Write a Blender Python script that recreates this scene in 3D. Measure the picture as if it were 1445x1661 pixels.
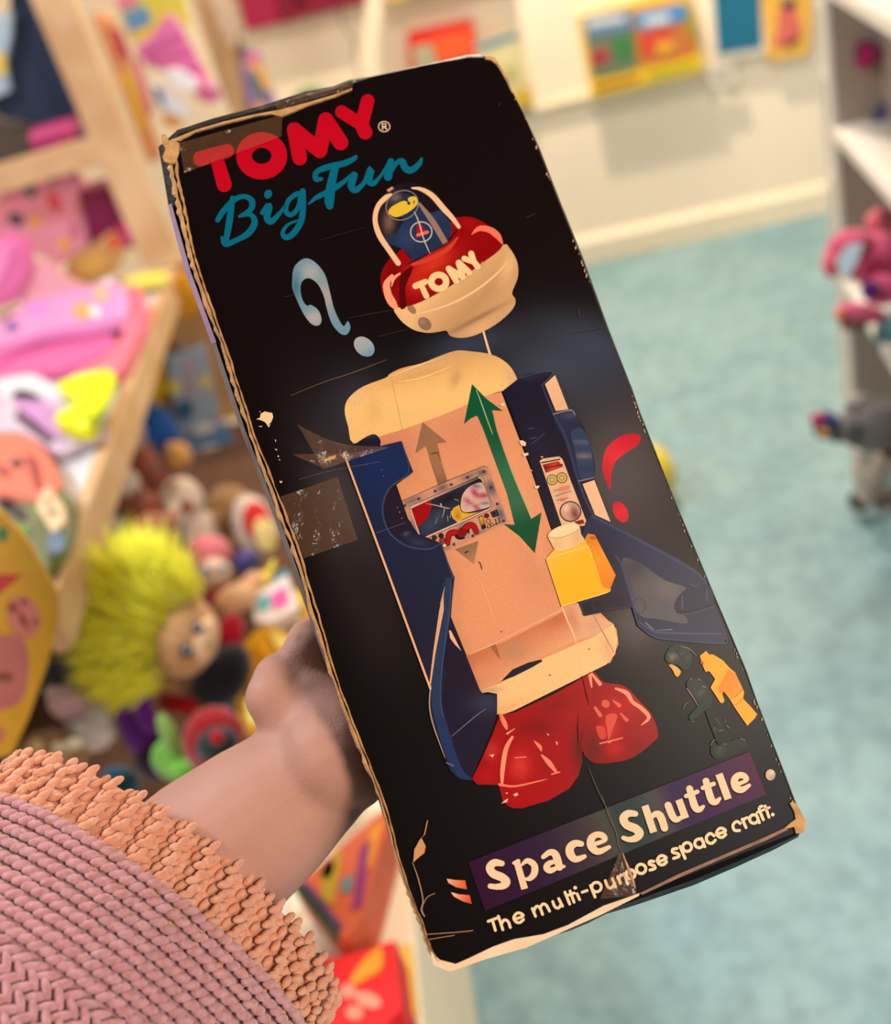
import bpy, bmesh, math, random
import numpy as np
from mathutils import Vector, Matrix
from mathutils.geometry import delaunay_2d_cdt

for o in list(bpy.data.objects): bpy.data.objects.remove(o)
SC = bpy.context.scene
COL = SC.collection
random.seed(7); RNG = np.random.default_rng(7)

# ------------------------------------------------------------------ camera
F = 1700.0; CX, CY = 722.5, 830.5; CAMZ = 1.5
_D = np.array([868, 2800, 1700.0]); _D /= np.linalg.norm(_D)
_L = np.array([-7380, 1256, 1700.0]); _L /= np.linalg.norm(_L)
ZW = -_D; XW = -_L; XW = XW - ZW * (XW @ ZW); XW /= np.linalg.norm(XW); YW = np.cross(ZW, XW)
R = np.array([XW, YW, ZW])                # camera (right, down, forward) -> world
CAMP = np.array([0, 0, CAMZ])
cam = bpy.data.cameras.new('camera'); camo = bpy.data.objects.new('camera', cam); COL.objects.link(camo)
m = Matrix.Identity(4)
for i in range(3):
    m[i][0] = R[i][0]; m[i][1] = -R[i][1]; m[i][2] = -R[i][2]; m[i][3] = CAMP[i]
camo.matrix_world = m
cam.sensor_fit = 'HORIZONTAL'; cam.sensor_width = 36; cam.lens = F / 1445 * 36
cam.clip_start = 0.02
cam.dof.use_dof = True; cam.dof.focus_distance = 0.472; cam.dof.aperture_fstop = 5.2
SC.camera = camo

# ------------------------------------------------------------------ world and lights
w = bpy.data.worlds.new('room_light'); SC.world = w; w.use_nodes = True
bg = w.node_tree.nodes['Background']; bg.inputs[0].default_value = (1.0, 0.90, 0.80, 1); bg.inputs[1].default_value = 0.19
def area(name, loc, target, size, power, col):
    l = bpy.data.lights.new(name, 'AREA'); l.shape = 'DISK'; l.size = size; l.energy = power; l.color = col
    o = bpy.data.objects.new(name, l); COL.objects.link(o); o.location = loc
    o.rotation_euler = (Vector(target) - Vector(loc)).to_track_quat('-Z', 'Y').to_euler()
    return o
WARM = (1.0, 0.80, 0.58); COOL = (0.80, 0.88, 1.0)
area('ceiling_lamp_behind', (1.5, -0.9, 2.5), (0.0, 0.4, 1.25), 0.5, 44, WARM)
area('ceiling_lamp_aisle', (0.1, 2.3, 2.9), (0.0, 2.7, 0), 0.6, 38, (1.0, 0.88, 0.74))
area('ceiling_lamp_left', (-1.5, 0.7, 2.6), (-0.5, 0.6, 1.0), 0.5, 44, COOL)
area('ceiling_spot_wall', (-0.12, 3.72, 2.75), (0.1, 4.3, 0.5), 0.10, 74, (1.0, 0.86, 0.68))
area('shop_window', (1.6, -0.9, 1.9), (0.4, 1.6, 0.0), 1.2, 30, COOL)
vs = SC.view_settings
vs.view_transform = 'Standard'; vs.look = 'None'; vs.exposure = 0.0; vs.gamma = 1.0; vs.use_curve_mapping = False

# ------------------------------------------------------------------ helpers
def ray(px, py): return R @ np.array([px - CX, py - CY, F])
def at(px, py, zc): return CAMP + ray(px, py) * (zc / F)
def cam2w(p): return CAMP + R @ np.asarray(p, float)
def hit(px, py, p0, n):
    r = ray(px, py); return CAMP + r * ((np.asarray(p0) - CAMP) @ n) / (r @ n)
def onz(px, py, z): return hit(px, py, (0, 0, z), np.array([0, 0, 1.0]))
def depth(p): return float((R.T @ (np.asarray(p) - CAMP))[2])
VIEW = R @ np.array([0, 0, 1.0])
UP = np.array([0, 0, 1.0])
def unit(v): v = np.asarray(v, float); return v / np.linalg.norm(v)
def lin1(c):
    c = np.asarray(c, float) / 255.0
    return np.where(c <= 0.04045, c / 12.92, ((c + 0.055) / 1.055) ** 2.4)

MATS = {}
def mat(name, rgb, rough=0.55, var=0.12, scale=30, rgb2=None, bump=0.0, bscale=200, spec=0.4, metal=0.0, alpha=1.0, trans=0.0, sheen=0.0, sss=0.0):
    if name in MATS: return MATS[name]
    mt = bpy.data.materials.new(name); mt.use_nodes = True; nt = mt.node_tree; b = nt.nodes['Principled BSDF']
    c1 = lin1(rgb); c2 = lin1(rgb2) if rgb2 is not None else c1 * (1 - var)
    tc = nt.nodes.new('ShaderNodeTexCoord'); nz = nt.nodes.new('ShaderNodeTexNoise'); nz.inputs['Scale'].default_value = scale; nz.inputs['Detail'].default_value = 4
    rp = nt.nodes.new('ShaderNodeValToRGB'); rp.color_ramp.elements[0].position = 0.35; rp.color_ramp.elements[1].position = 0.65
    rp.color_ramp.elements[0].color = (*c1, 1); rp.color_ramp.elements[1].color = (*c2, 1)
    nt.links.new(tc.outputs['Object'], nz.inputs['Vector']); nt.links.new(nz.outputs['Fac'], rp.inputs['Fac']); nt.links.new(rp.outputs['Color'], b.inputs['Base Color'])
    b.inputs['Roughness'].default_value = rough; b.inputs['Specular IOR Level'].default_value = spec; b.inputs['Metallic'].default_value = metal
    b.inputs['Alpha'].default_value = alpha; b.inputs['Transmission Weight'].default_value = trans
    b.inputs['Sheen Weight'].default_value = sheen
    if sss: b.inputs['Subsurface Weight'].default_value = sss; b.inputs['Subsurface Radius'].default_value = (0.01, 0.004, 0.002)
    if bump:
        n2 = nt.nodes.new('ShaderNodeTexNoise'); n2.inputs['Scale'].default_value = bscale; n2.inputs['Detail'].default_value = 3
        bp = nt.nodes.new('ShaderNodeBump'); bp.inputs['Strength'].default_value = bump; bp.inputs['Distance'].default_value = 0.002
        nt.links.new(tc.outputs['Object'], n2.inputs['Vector']); nt.links.new(n2.outputs['Fac'], bp.inputs['Height']); nt.links.new(bp.outputs['Normal'], b.inputs['Normal'])
    MATS[name] = mt; return mt
def cm(rgb, rough=0.55, **k):
    """material for a plain colour (sRGB 0-255)"""
    return mat('paint_%d_%d_%d_%d' % (*[int(v) for v in rgb], int(rough * 100)), rgb, rough, **k)

def fur(rgb, **k): return mat('plush_%d_%d_%d' % tuple(rgb), rgb, 0.95, var=0.3, scale=80, bump=0.6, bscale=260, spec=0.1, sheen=0.3, **k)

def vcol_mat(name, rough=0.3, spec=0.35, bump=0.0):
    mt = bpy.data.materials.new(name); mt.use_nodes = True; nt = mt.node_tree; b = nt.nodes['Principled BSDF']
    a = nt.nodes.new('ShaderNodeVertexColor'); a.layer_name = 'Col'
    nz = nt.nodes.new('ShaderNodeTexNoise'); nz.inputs['Scale'].default_value = 1800; nz.inputs['Detail'].default_value = 2
    tc = nt.nodes.new('ShaderNodeTexCoord'); nt.links.new(tc.outputs['Object'], nz.inputs['Vector'])
    mr = nt.nodes.new('ShaderNodeMapRange'); mr.inputs['To Min'].default_value = 0.82; mr.inputs['To Max'].default_value = 1.18
    nt.links.new(nz.outputs['Fac'], mr.inputs['Value'])
    mx = nt.nodes.new('ShaderNodeMix'); mx.data_type = 'RGBA'; mx.blend_type = 'MULTIPLY'; mx.inputs[0].default_value = 1
    nt.links.new(a.outputs['Color'], mx.inputs[6]); nt.links.new(mr.outputs['Result'], mx.inputs[7]); nt.links.new(mx.outputs[2], b.inputs['Base Color'])
    b.inputs['Roughness'].default_value = rough; b.inputs['Specular IOR Level'].default_value = spec
    if bump:
        n2 = nt.nodes.new('ShaderNodeTexNoise'); n2.inputs['Scale'].default_value = 22; n2.inputs['Detail'].default_value = 3
        bp = nt.nodes.new('ShaderNodeBump'); bp.inputs['Strength'].default_value = bump; bp.inputs['Distance'].default_value = 0.004
        nt.links.new(tc.outputs['Object'], n2.inputs['Vector']); nt.links.new(n2.outputs['Fac'], bp.inputs['Height']); nt.links.new(bp.outputs['Normal'], b.inputs['Normal'])
    return mt

class MB:
    def __init__(s): s.v = []; s.f = []; s.c = []
    def add(s, v, f, c=None):
        n = len(s.v); s.v += [tuple(p) for p in v]; s.f += [tuple(i + n for i in q) for q in f]
        s.c += (list(c) if c is not None else [(1, 1, 1)] * len(v)); return s
    def box(s, c, size, ax=None, bev=0.0):
        c = np.asarray(c, float); h = np.asarray(size, float) / 2; ax = np.eye(3) if ax is None else np.asarray(ax)
        if bev <= 0:
            v = [c + sum(ax[k] * h[k] * sg[k] for k in range(3)) for sg in [(-1,-1,-1),(1,-1,-1),(1,1,-1),(-1,1,-1),(-1,-1,1),(1,-1,1),(1,1,1),(-1,1,1)]]
            return s.add(v, [(0,3,2,1),(4,5,6,7),(0,1,5,4),(1,2,6,5),(2,3,7,6),(3,0,4,7)])
        bev = min(bev, min(h) * 0.95)
        out = []
        for z, inn in ((-h[2], bev), (-h[2] + bev, 0), (h[2] - bev, 0), (h[2], bev)):
            r = []
            hx, hy = h[0] - inn, h[1] - inn
            for sx, sy in ((-1,-1),(1,-1),(1,1),(-1,1)):
                a = [(sx * hx, sy * (hy - bev)), (sx * (hx - bev), sy * hy)]
                if sx * sy < 0: a = a[::-1]
                if (sx, sy) in ((-1,-1),(1,1)): pass
                r += a
            out.append([c + ax[0] * x + ax[1] * y + ax[2] * z for x, y in r])
        v = [p for r in out for p in r]; f = []
        for k in range(3):
            for i in range(8): f.append((k*8+i, k*8+(i+1) % 8, (k+1)*8+(i+1) % 8, (k+1)*8+i))
        f.append(tuple(range(7, -1, -1))); f.append(tuple(range(24, 32)))
        return s.add(v, f)
    def ell(s, c, r, ax=None, n=14, m=9, p=1.0):
        c = np.asarray(c, float); ax = np.eye(3) if ax is None else np.asarray(ax); r = np.ones(3) * np.asarray(r, float)
        v = []; f = []
        for j in range(m + 1):
            th = math.pi * j / m
            for i in range(n):
                ph = 2 * math.pi * i / n
                d = (math.sin(th) * math.cos(ph), math.sin(th) * math.sin(ph), math.cos(th))
                v.append(c + ax[0] * r[0] * d[0] + ax[1] * r[1] * d[1] + ax[2] * r[2] * d[2])
        for j in range(m):
            for i in range(n): f.append((j*n+i, j*n+(i+1) % n, (j+1)*n+(i+1) % n, (j+1)*n+i))
        return s.add(v, f)
    def tube(s, pts, rad, n=10, cap=True, flat=1.0):
        pts = [np.asarray(p, float) for p in pts]; rad = [rad] * len(pts) if np.isscalar(rad) else rad
        v = []; f = []; prev = None
        for k, p in enumerate(pts):
            t = unit(pts[min(k + 1, len(pts) - 1)] - pts[max(k - 1, 0)])
            a = prev if prev is not None else (np.array([0, 0, 1.0]) if abs(t[2]) < 0.9 else np.array([1.0, 0, 0]))
            a = unit(a - t * (a @ t)); b = np.cross(t, a); prev = a
            for i in range(n):
                ph = 2 * math.pi * i / n; v.append(p + rad[k] * (a * math.cos(ph) + b * math.sin(ph) * flat))
        K = len(pts)
        for k in range(K - 1):
            for i in range(n): f.append((k*n+i, k*n+(i+1) % n, (k+1)*n+(i+1) % n, (k+1)*n+i))
        if cap: f.append(tuple(range(n - 1, -1, -1))); f.append(tuple(range((K-1)*n, K*n)))
        return s.add(v, f)
    def capsule(s, a, b, ra, rb, n=14):
        a = np.asarray(a, float); b = np.asarray(b, float); t = unit(b - a); pts = []; rr = []
        for k in range(5):
            q = math.pi / 2 * (1 - k / 4.0); pts.append(a - t * ra * math.sin(q)); rr.append(max(ra * math.cos(q), 1e-5))
        for k in range(5):
            q = math.pi / 2 * (k / 4.0); pts.append(b + t * rb * math.sin(q)); rr.append(max(rb * math.cos(q), 1e-5))
        return s.tube(pts, rr, n)
    def prism(s, poly, vec, bev=0.0):
        poly = [np.asarray(p, float) for p in poly]; n = len(poly); vec = np.asarray(vec, float); c = sum(poly) / n
        if bev:
            k = 1 - bev; r0 = [c + (p - c) * k for p in poly]; rs = [r0, [p + vec * 0.18 for p in poly], [p + vec * 0.82 for p in poly], [p + vec for p in r0]]
        else: rs = [poly, [p + vec for p in poly]]
        v = [p for r in rs for p in r]; f = []
        for k in range(len(rs) - 1):
            for i in range(n): f.append((k*n+i, k*n+(i+1) % n, (k+1)*n+(i+1) % n, (k+1)*n+i))
        f.append(tuple(range(n - 1, -1, -1))); f.append(tuple(range((len(rs)-1)*n, len(rs)*n)))
        return s.add(v, f)
    def build(s, name, mt, parent=None, smooth=False, local=False, color=False):
        v = np.array(s.v, float)
        org = np.zeros(3)
        if not local:
            org = np.array(parent['_o']) if parent is not None else np.array([(v[:, 0].min() + v[:, 0].max()) / 2, (v[:, 1].min() + v[:, 1].max()) / 2, v[:, 2].min()])
        me = bpy.data.meshes.new(name); me.from_pydata((v - org).tolist(), [], s.f); me.update()
        bm = bmesh.new(); bm.from_mesh(me); bmesh.ops.recalc_face_normals(bm, faces=bm.faces); bm.to_mesh(me); bm.free()
        if color:
            a = me.color_attributes.new('Col', 'FLOAT_COLOR', 'POINT')
            arr = np.ones((len(s.c), 4), np.float32); arr[:, :3] = np.array(s.c); a.data.foreach_set('color', arr.ravel())
        me.materials.append(mt)
        if smooth: me.polygons.foreach_set('use_smooth', [True] * len(me.polygons))
        o = bpy.data.objects.new(name, me); COL.objects.link(o)
        if parent is not None: o.parent = parent
        elif not local: o.location = org
        if parent is None: o['_o'] = list(org)
        return o

def thing(name, label, cat, loc, group=None):
    o = bpy.data.objects.new(name, None); COL.objects.link(o); o.location = loc; o['_o'] = [float(x) for x in loc]
    o.empty_display_size = 0.02
    return tag(o, label, cat, group)
def tag(o, label, cat, group=None):
    o['label'] = label; o['category'] = cat
    if group: o['group'] = group
    return o
def struct(o): o['kind'] = 'structure'; return o
def catmull(pts, per=6, closed=False):
    P = [np.asarray(p, float) for p in pts]; n = len(P); out = []
    rng = range(n) if closed else range(n - 1)
    for i in rng:
        if closed: a, b, c, d = P[(i-1) % n], P[i], P[(i+1) % n], P[(i+2) % n]
        else: a, b, c, d = P[max(i-1, 0)], P[i], P[i+1], P[min(i+2, n-1)]
        for k in range(per):
            t = k / per
            out.append(0.5 * (2*b + (c-a)*t + (2*a-5*b+4*c-d)*t*t + (3*b-a-3*c+d)*t**3))
    if not closed: out.append(P[-1])
    return out
# ------------------------------------------------------------------ room shell
def floor_mat():
    mt = bpy.data.materials.new('painted_floor'); mt.use_nodes = True; nt = mt.node_tree; b = nt.nodes['Principled BSDF']
    tc = nt.nodes.new('ShaderNodeTexCoord')
    n1 = nt.nodes.new('ShaderNodeTexNoise'); n1.inputs['Scale'].default_value = 3.0; n1.inputs['Detail'].default_value = 6; n1.inputs['Roughness'].default_value = 0.6
    n2 = nt.nodes.new('ShaderNodeTexNoise'); n2.inputs['Scale'].default_value = 26; n2.inputs['Detail'].default_value = 5
    r1 = nt.nodes.new('ShaderNodeValToRGB'); r1.color_ramp.elements[0].position = 0.3; r1.color_ramp.elements[1].position = 0.72
    r1.color_ramp.elements[0].color = (*lin1((112, 146, 154)), 1); r1.color_ramp.elements[1].color = (*lin1((140, 168, 170)), 1)
    r2 = nt.nodes.new('ShaderNodeValToRGB'); r2.color_ramp.elements[0].position = 0.3; r2.color_ramp.elements[1].position = 0.66
    r2.color_ramp.elements[0].color = (0.68, 0.70, 0.72, 1); r2.color_ramp.elements[1].color = (1.2, 1.2, 1.18, 1)
    mx = nt.nodes.new('ShaderNodeMix'); mx.data_type = 'RGBA'; mx.blend_type = 'MULTIPLY'; mx.inputs[0].default_value = 0.7
    for n in (n1, n2): nt.links.new(tc.outputs['Object'], n.inputs['Vector'])
    nt.links.new(n1.outputs['Fac'], r1.inputs['Fac']); nt.links.new(n2.outputs['Fac'], r2.inputs['Fac'])
    nt.links.new(r1.outputs['Color'], mx.inputs[6]); nt.links.new(r2.outputs['Color'], mx.inputs[7]); nt.links.new(mx.outputs[2], b.inputs['Base Color'])
    mr = nt.nodes.new('ShaderNodeMapRange'); mr.inputs['To Min'].default_value = 0.38; mr.inputs['To Max'].default_value = 0.62
    nt.links.new(n2.outputs['Fac'], mr.inputs['Value']); nt.links.new(mr.outputs['Result'], b.inputs['Roughness'])
    b.inputs['Specular IOR Level'].default_value = 0.35
    return mt
WY = 4.32
fl = struct(MB().box((0, 1.5, -0.03), (7, 8, 0.06)).build('floor', floor_mat()))
WALLM = mat('cream_wall_paint', (246, 228, 202), 0.8, var=0.04, scale=2, bump=0.1, bscale=90)
wb = struct(MB().box((0, WY + 0.05, 1.4), (7, 0.1, 2.8)).build('wall_back', WALLM))
bb = MB(); bb.box((0, WY - 0.012, 0.045), (7, 0.024, 0.09)); bb.prism([(-3.5, WY, 0.09), (-3.5, WY - 0.024, 0.09), (-3.5, WY - 0.006, 0.115), (-3.5, WY, 0.115)], (7, 0, 0))
struct(bb.build('baseboard_back', mat('cream_trim', (240, 222, 192), 0.45, var=0.03)))
# ------------------------------------------------------------------ the toy box held up in front
def _pose():
    P = np.array([(272, 225), (812, 85), (1308, 1345), (712, 1568)], float) - (CX, CY)
    A = []
    for (x, y), (u, v) in zip([(0, 0), (1, 0), (1, 1), (0, 1)], P):
        A.append([x, y, 1, 0, 0, 0, -u*x, -u*y, -u]); A.append([0, 0, 0, x, y, 1, -v*x, -v*y, -v])
    h = np.linalg.svd(np.array(A))[2][-1].reshape(3, 3); M = np.diag([1/F, 1/F, 1]) @ h
    if M[2, 2] < 0: M = -M
    s = 0.40 / np.linalg.norm(M[:, 1]); a, b, t = M[:, 0]*s, M[:, 1]*s, M[:, 2]*s
    n = unit(np.cross(a, b)); eb = unit(b); ea = np.cross(eb, n); ea = unit(ea)
    cen = t + a/2 + b/2
    return cen, ea, -eb, -n, np.linalg.norm(a), 0.40
BC, BX, BY, BZ, BW, BH = _pose()          # camera space: centre, right, up, outward normal
bxw, byw, bzw, bcw = R @ BX, R @ BY, R @ BZ, CAMP + R @ BC
toy = bpy.data.objects.new('toy_box', None); COL.objects.link(toy); toy.empty_display_size = 0.02
bm4 = Matrix.Identity(4)
for i in range(3): bm4[i][0] = bxw[i]; bm4[i][1] = byw[i]; bm4[i][2] = bzw[i]; bm4[i][3] = bcw[i]
toy.matrix_world = bm4
tag(toy, 'worn black cardboard toy box with a printed space shuttle, held in the hand', 'toy box')
def face(px, py, z=0.0):
    """photo pixel -> local point on the plane z of the box front"""
    r = np.array([px - CX, py - CY, F]); p0 = BC + BZ * z
    q = r * ((p0 @ BZ) / (r @ BZ)) - BC
    return (q @ BX, q @ BY, z)
PRINT = vcol_mat('printed_card', 0.30, 0.06, 0.0)
PK = np.array([0.86, 0.80, 0.80])   # ink density
LAYER = [0]
class Crop:
    def __init__(s, x, y, k): s.x, s.y, s.k = x, y, k
    def p(s, pts): return [(s.x + q[0] / s.k, s.y + q[1] / s.k) for q in pts]
cA = Crop(300,140,3.6125); cB = Crop(460,400,3.6125); cC = Crop(540,560,3.6125); cD = Crop(540,700,3.6125); cE = Crop(800,590,3.6125)
cF = Crop(820,830,3.6125); cG = Crop(640,920,3.6125); cH = Crop(680,1060,3.6125); cI = Crop(1050,1020,6.0208); cJ = Crop(720,1290,4.8167)
cK = Crop(960,1220,4.5156); cL = Crop(640,740,7.225); cM = Crop(400,640,5.1607); cN = Crop(600,270,5.5577); cP = Crop(0,0,1.0)
class Ink:
    """flat print: stacked layers of coloured shapes on the box front"""
    def __init__(s): s.mb = MB(); s.hold = False
    def fill(s, polys, col, grid=0, lift=None):
        LAYER[0] += 0 if s.hold else 1; z = LAYER[0] * 6e-6 if lift is None else lift
        vs = []; fs = []
        for po in polys:
            ar = sum(po[i-1][0]*po[i][1] - po[i][0]*po[i-1][1] for i in range(len(po)))
            if ar < 0: po = po[::-1]
            n = len(vs); vs += [Vector((float(x), float(y))) for x, y in po]; fs.append(list(range(n, len(vs))))
        if grid:
            xs = [v[0] for v in vs]; ys = [v[1] for v in vs]
            x = min(xs) + grid * .37
            while x < max(xs):
                y = min(ys) + grid * .41
                while y < max(ys): vs.append(Vector((x, y))); y += grid
                x += grid
        r = delaunay_2d_cdt(vs, [], fs, 1, 0.004)
        pts = [(v[0], v[1]) for v in r[0]]
        if callable(col): cc = [np.clip(lin1(col(x, y)) * PK, 0.0012, 0.9) for x, y in pts]
        else:
            c = np.clip(lin1(col) * PK, 0.0012, 0.9); cc = [c] * len(pts)
        s.mb.add([face(x, y, z) for x, y in pts], [tuple(t) for t, og in zip(r[2], r[5]) if og], cc)
    def poly(s, crop, pts, col, smooth=False, grid=0, per=4):
        P = crop.p(pts)
        if smooth: P = catmull(P, per, True)
        s.fill([P], col, grid)
    def ell(s, crop, c, rx, ry, rot, col, grid=0, n=28):
        a = math.radians(rot); P = []
        for i in range(n):
            t = 2 * math.pi * i / n; x, y = rx * math.cos(t), ry * math.sin(t)
            P.append((c[0] + x * math.cos(a) - y * math.sin(a), c[1] + x * math.sin(a) + y * math.cos(a)))
        s.fill([crop.p(P)], col, grid)
    def pieces(s, crop, pts, hw, closed=False, per=5, flat=False, smooth=True):
        if np.isscalar(hw): hw = [hw] * len(pts)
        Q = [(p[0], p[1], h) for p, h in zip(pts, hw)]
        C = catmull(Q, per, closed) if (smooth and len(Q) > 2) else [np.array(q, float) for q in Q]
        if closed: C = C + [C[0]]
        out = []; N = []
        for k in range(len(C)):
            if closed and k in (0, len(C) - 1): t = C[1][:2] - C[-2][:2]
            else: t = C[min(k+1, len(C)-1)][:2] - C[max(k-1, 0)][:2]
            t = t / (np.linalg.norm(t) + 1e-9); N.append(np.array([-t[1], t[0]]))
        for k in range(len(C) - 1):
            a, b = C[k], C[k+1]
            q0, q1, q2, q3 = a[:2] + N[k]*a[2], b[:2] + N[k+1]*b[2], b[:2] - N[k+1]*b[2], a[:2] - N[k]*a[2]
            out.append([q0, q1, q2]); out.append([q0, q2, q3])
        if not closed and not flat:
            for q in (C[0], C[-1]): out.append([(q[0] + q[2]*math.cos(i*math.pi/8), q[1] + q[2]*math.sin(i*math.pi/8)) for i in range(16)])
        if not smooth:
            for q in C[1:-1]: out.append([(q[0] + q[2]*math.cos(i*math.pi/8), q[1] + q[2]*math.sin(i*math.pi/8)) for i in range(16)])
        return [crop.p(o) for o in out]
    def strokes(s, crop, items, col, grid=0, off=None):
        ps = []
        for it in items:
            pts, hw = it[0], it[1]; kw = it[2] if len(it) > 2 else {}
            if off: pts = [(p[0] + off[0], p[1] + off[1]) for p in pts]
            ps += s.pieces(crop, pts, hw, **kw)
        s.fill(ps, col, grid)
    def ring(s, crop, c, rx, ry, hw, col, rot=0):
        a = math.radians(rot); P = [(c[0] + rx*math.cos(t)*math.cos(a) - ry*math.sin(t)*math.sin(a), c[1] + rx*math.cos(t)*math.sin(a) + ry*math.sin(t)*math.cos(a)) for t in [i*math.pi/10 for i in range(20)]]
        s.strokes(crop, [(P, hw, dict(closed=True, per=2))], col)
    def done(s, name, parent, mt=None): return s.mb.build(name, mt or PRINT, parent, local=True, color=True)
def mixc(a, b, t): t = min(max(t, 0), 1); return tuple(a[i] + (b[i] - a[i]) * t for i in range(3))
def lgrad(crop, p0, p1, stops):
    (x0, y0), (x1, y1) = crop.p([p0, p1]); dx, dy = x1 - x0, y1 - y0; L = dx*dx + dy*dy
    def fn(x, y):
        t = ((x - x0)*dx + (y - y0)*dy) / L
        if t <= stops[0][0]: return stops[0][1]
        for (a, ca), (b, cb) in zip(stops, stops[1:]):
            if t <= b: return mixc(ca, cb, (t - a) / (b - a))
        return stops[-1][1]
    return fn
def blobs(base, lst):
    """soft airbrushed patches over a base colour; lst of (x, y, rx, ry, rot, rgb)"""
    def fn(x, y):
        c = base(x, y) if callable(base) else base
        for bx, by, rx, ry, rot, col in lst:
            a = math.radians(rot); u = ((x-bx)*math.cos(a) + (y-by)*math.sin(a)) / rx; v = (-(x-bx)*math.sin(a) + (y-by)*math.cos(a)) / ry
            c = mixc(c, col, math.exp(-(u*u + v*v)))
        return c
    return fn
def cb(crop, x, y, rx, ry, rot, col): (a, b), = crop.p([(x, y)]); return (a, b, rx / crop.k, ry / crop.k, rot, col)

# --- front panel outline (photo pixels)
LEFT = [(283,236),(291,280),(300,330),(312,385),(326,440),(345,495),(366,555),(390,630),(412,698),(440,770),(466,838),(490,905),(522,1012),(556,1121),(590,1212),(623,1298),(646,1380),(668,1450),(684,1490),(697,1530),(712,1560)]
TOP = [(292,226),(350,206),(430,184),(500,163),(545,150),(572,135),(600,126),(640,117),(700,104),(760,93),(783,93),(800,100),(812,115),(823,134),(834,155),(848,182)]
RIGHT = [(872,240),(905,325),(943,420),(985,535),(1000,575),(1022,630),(1036,670),(1065,745),(1092,812),(1115,868),(1138,922),(1160,975),(1183,1030),(1207,1088),(1226,1140),(1248,1198),(1270,1256),(1288,1305),(1300,1340)]
BOT = [(1292,1350),(1250,1366),(1190,1390),(1120,1418),(1050,1443),(1015,1457),(979,1470),(950,1487),(921,1501),(882,1515),(840,1526),(800,1537),(761,1555),(728,1565)]
OUT = TOP + RIGHT + BOT + LEFT[::-1]
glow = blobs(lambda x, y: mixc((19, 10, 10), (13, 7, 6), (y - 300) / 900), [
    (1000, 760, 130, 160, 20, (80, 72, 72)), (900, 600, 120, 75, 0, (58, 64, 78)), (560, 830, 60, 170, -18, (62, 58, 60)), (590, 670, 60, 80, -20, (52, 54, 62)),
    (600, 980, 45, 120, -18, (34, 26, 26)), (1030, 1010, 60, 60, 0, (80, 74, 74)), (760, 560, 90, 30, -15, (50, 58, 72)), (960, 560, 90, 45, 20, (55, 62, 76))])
base = Ink()
base.fill([OUT], glow, grid=9, lift=0.0)
panel = base.done('front_panel', toy)

# --- logo
lg = Ink(); lg.hold = True; LAYER[0] = 1; RED = (196, 6, 32); TEAL = (2, 104, 128); CREAM = (250, 208, 158)
def tomy(ink, crop, T, O, M, Y, col, off=None):
    ink.strokes(crop, [T[0], T[1]], col, off=off)
    c, rx, ry, hw = O; ink.ring(crop, (c[0] + (off or (0,0))[0], c[1] + (off or (0,0))[1]), rx, ry, hw, col)
    ink.strokes(crop, M, col, off=off); ink.strokes(crop, Y, col, off=off)
S = dict(smooth=False)
tomy(lg, cA, [([(92,424),(247,379)], [45,41]), ([(185,420),(230,576)], [38,44])], ((449,407), 104, 93, 46),
     [([(640,253),(672,420)], [43,43]), ([(640,253),(790,378)], [43,43]), ([(790,378),(825,197)], [43,45]), ([(825,197),(912,330)], [45,45])],
     [([(918,150),(1040,228)], [39,36]), ([(1070,86),(1035,222)], [40,40]), ([(1030,215),(1056,270)], [40,42])], RED)
lg.ring(cA, (1167,236), 33, 30, 3, (225,190,150))
lg.strokes(cA, [([(1158,252),(1156,218),(1175,220),(1178,233),(1160,238)], 3.6, S), ([(1168,236),(1182,252)], 3.6)], (240,205,165))
lg.done('printed_logo', panel)['label'] = 'red rounded lettering'
sc = Ink(); LAYER[0] = 1; sc.hold = True
sc.strokes(cA, [([(278,655),(262,780),(240,905)], [14,20,16]), ([(192,783),(222,735),(285,668),(345,645),(392,672),(384,722),(322,760)], [15,17,16,14,18,16,8]),
    ([(318,762),(385,752),(408,800),(370,862),(300,902),(238,925),(218,888)], [8,13,19,19,15,17,10])], TEAL)
sc.ell(cA, (487,632), 22, 27, 25, TEAL)
sc.strokes(cA, [([(452,742),(492,700),(480,765),(505,793),(562,735),(585,700)], [12,21,20,18,11,8])], TEAL)
sc.strokes(cA, [([(660,628),(605,672),(592,735),(625,752),(662,712),(676,655)], 14, dict(closed=True)), ([(690,615),(692,700),(680,790),(635,862),(592,885),(572,858),(602,812),(660,785)], [17,17,18,18,17,12,9,5])], TEAL)
sc.strokes(cA, [([(800,542),(768,545),(768,505),(830,475),(930,452),(990,424),(1002,410)], [10,15,15,18,18,14,9]), ([(878,480),(856,580),(846,660),(848,700)], [22,26,29,22]),
    ([(725,690),(770,652),(850,612),(930,560),(965,522)], [5,13,17,13,6])], TEAL)
sc.strokes(cA, [([(990,522),(975,582),(1002,608),(1052,560),(1088,488),(1078,552),(1105,568),(1150,520),(1205,442)], [22,22,18,13,22,20,16,9,16]),
    ([(1206,442),(1190,530)], [20,24]), ([(1190,530),(1238,452),(1272,440),(1290,478),(1325,492),(1372,455),(1386,424)], [12,13,19,21,19,15,8])], TEAL)
sc.done('printed_script', panel)['label'] = 'teal brush-script lettering'

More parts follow.
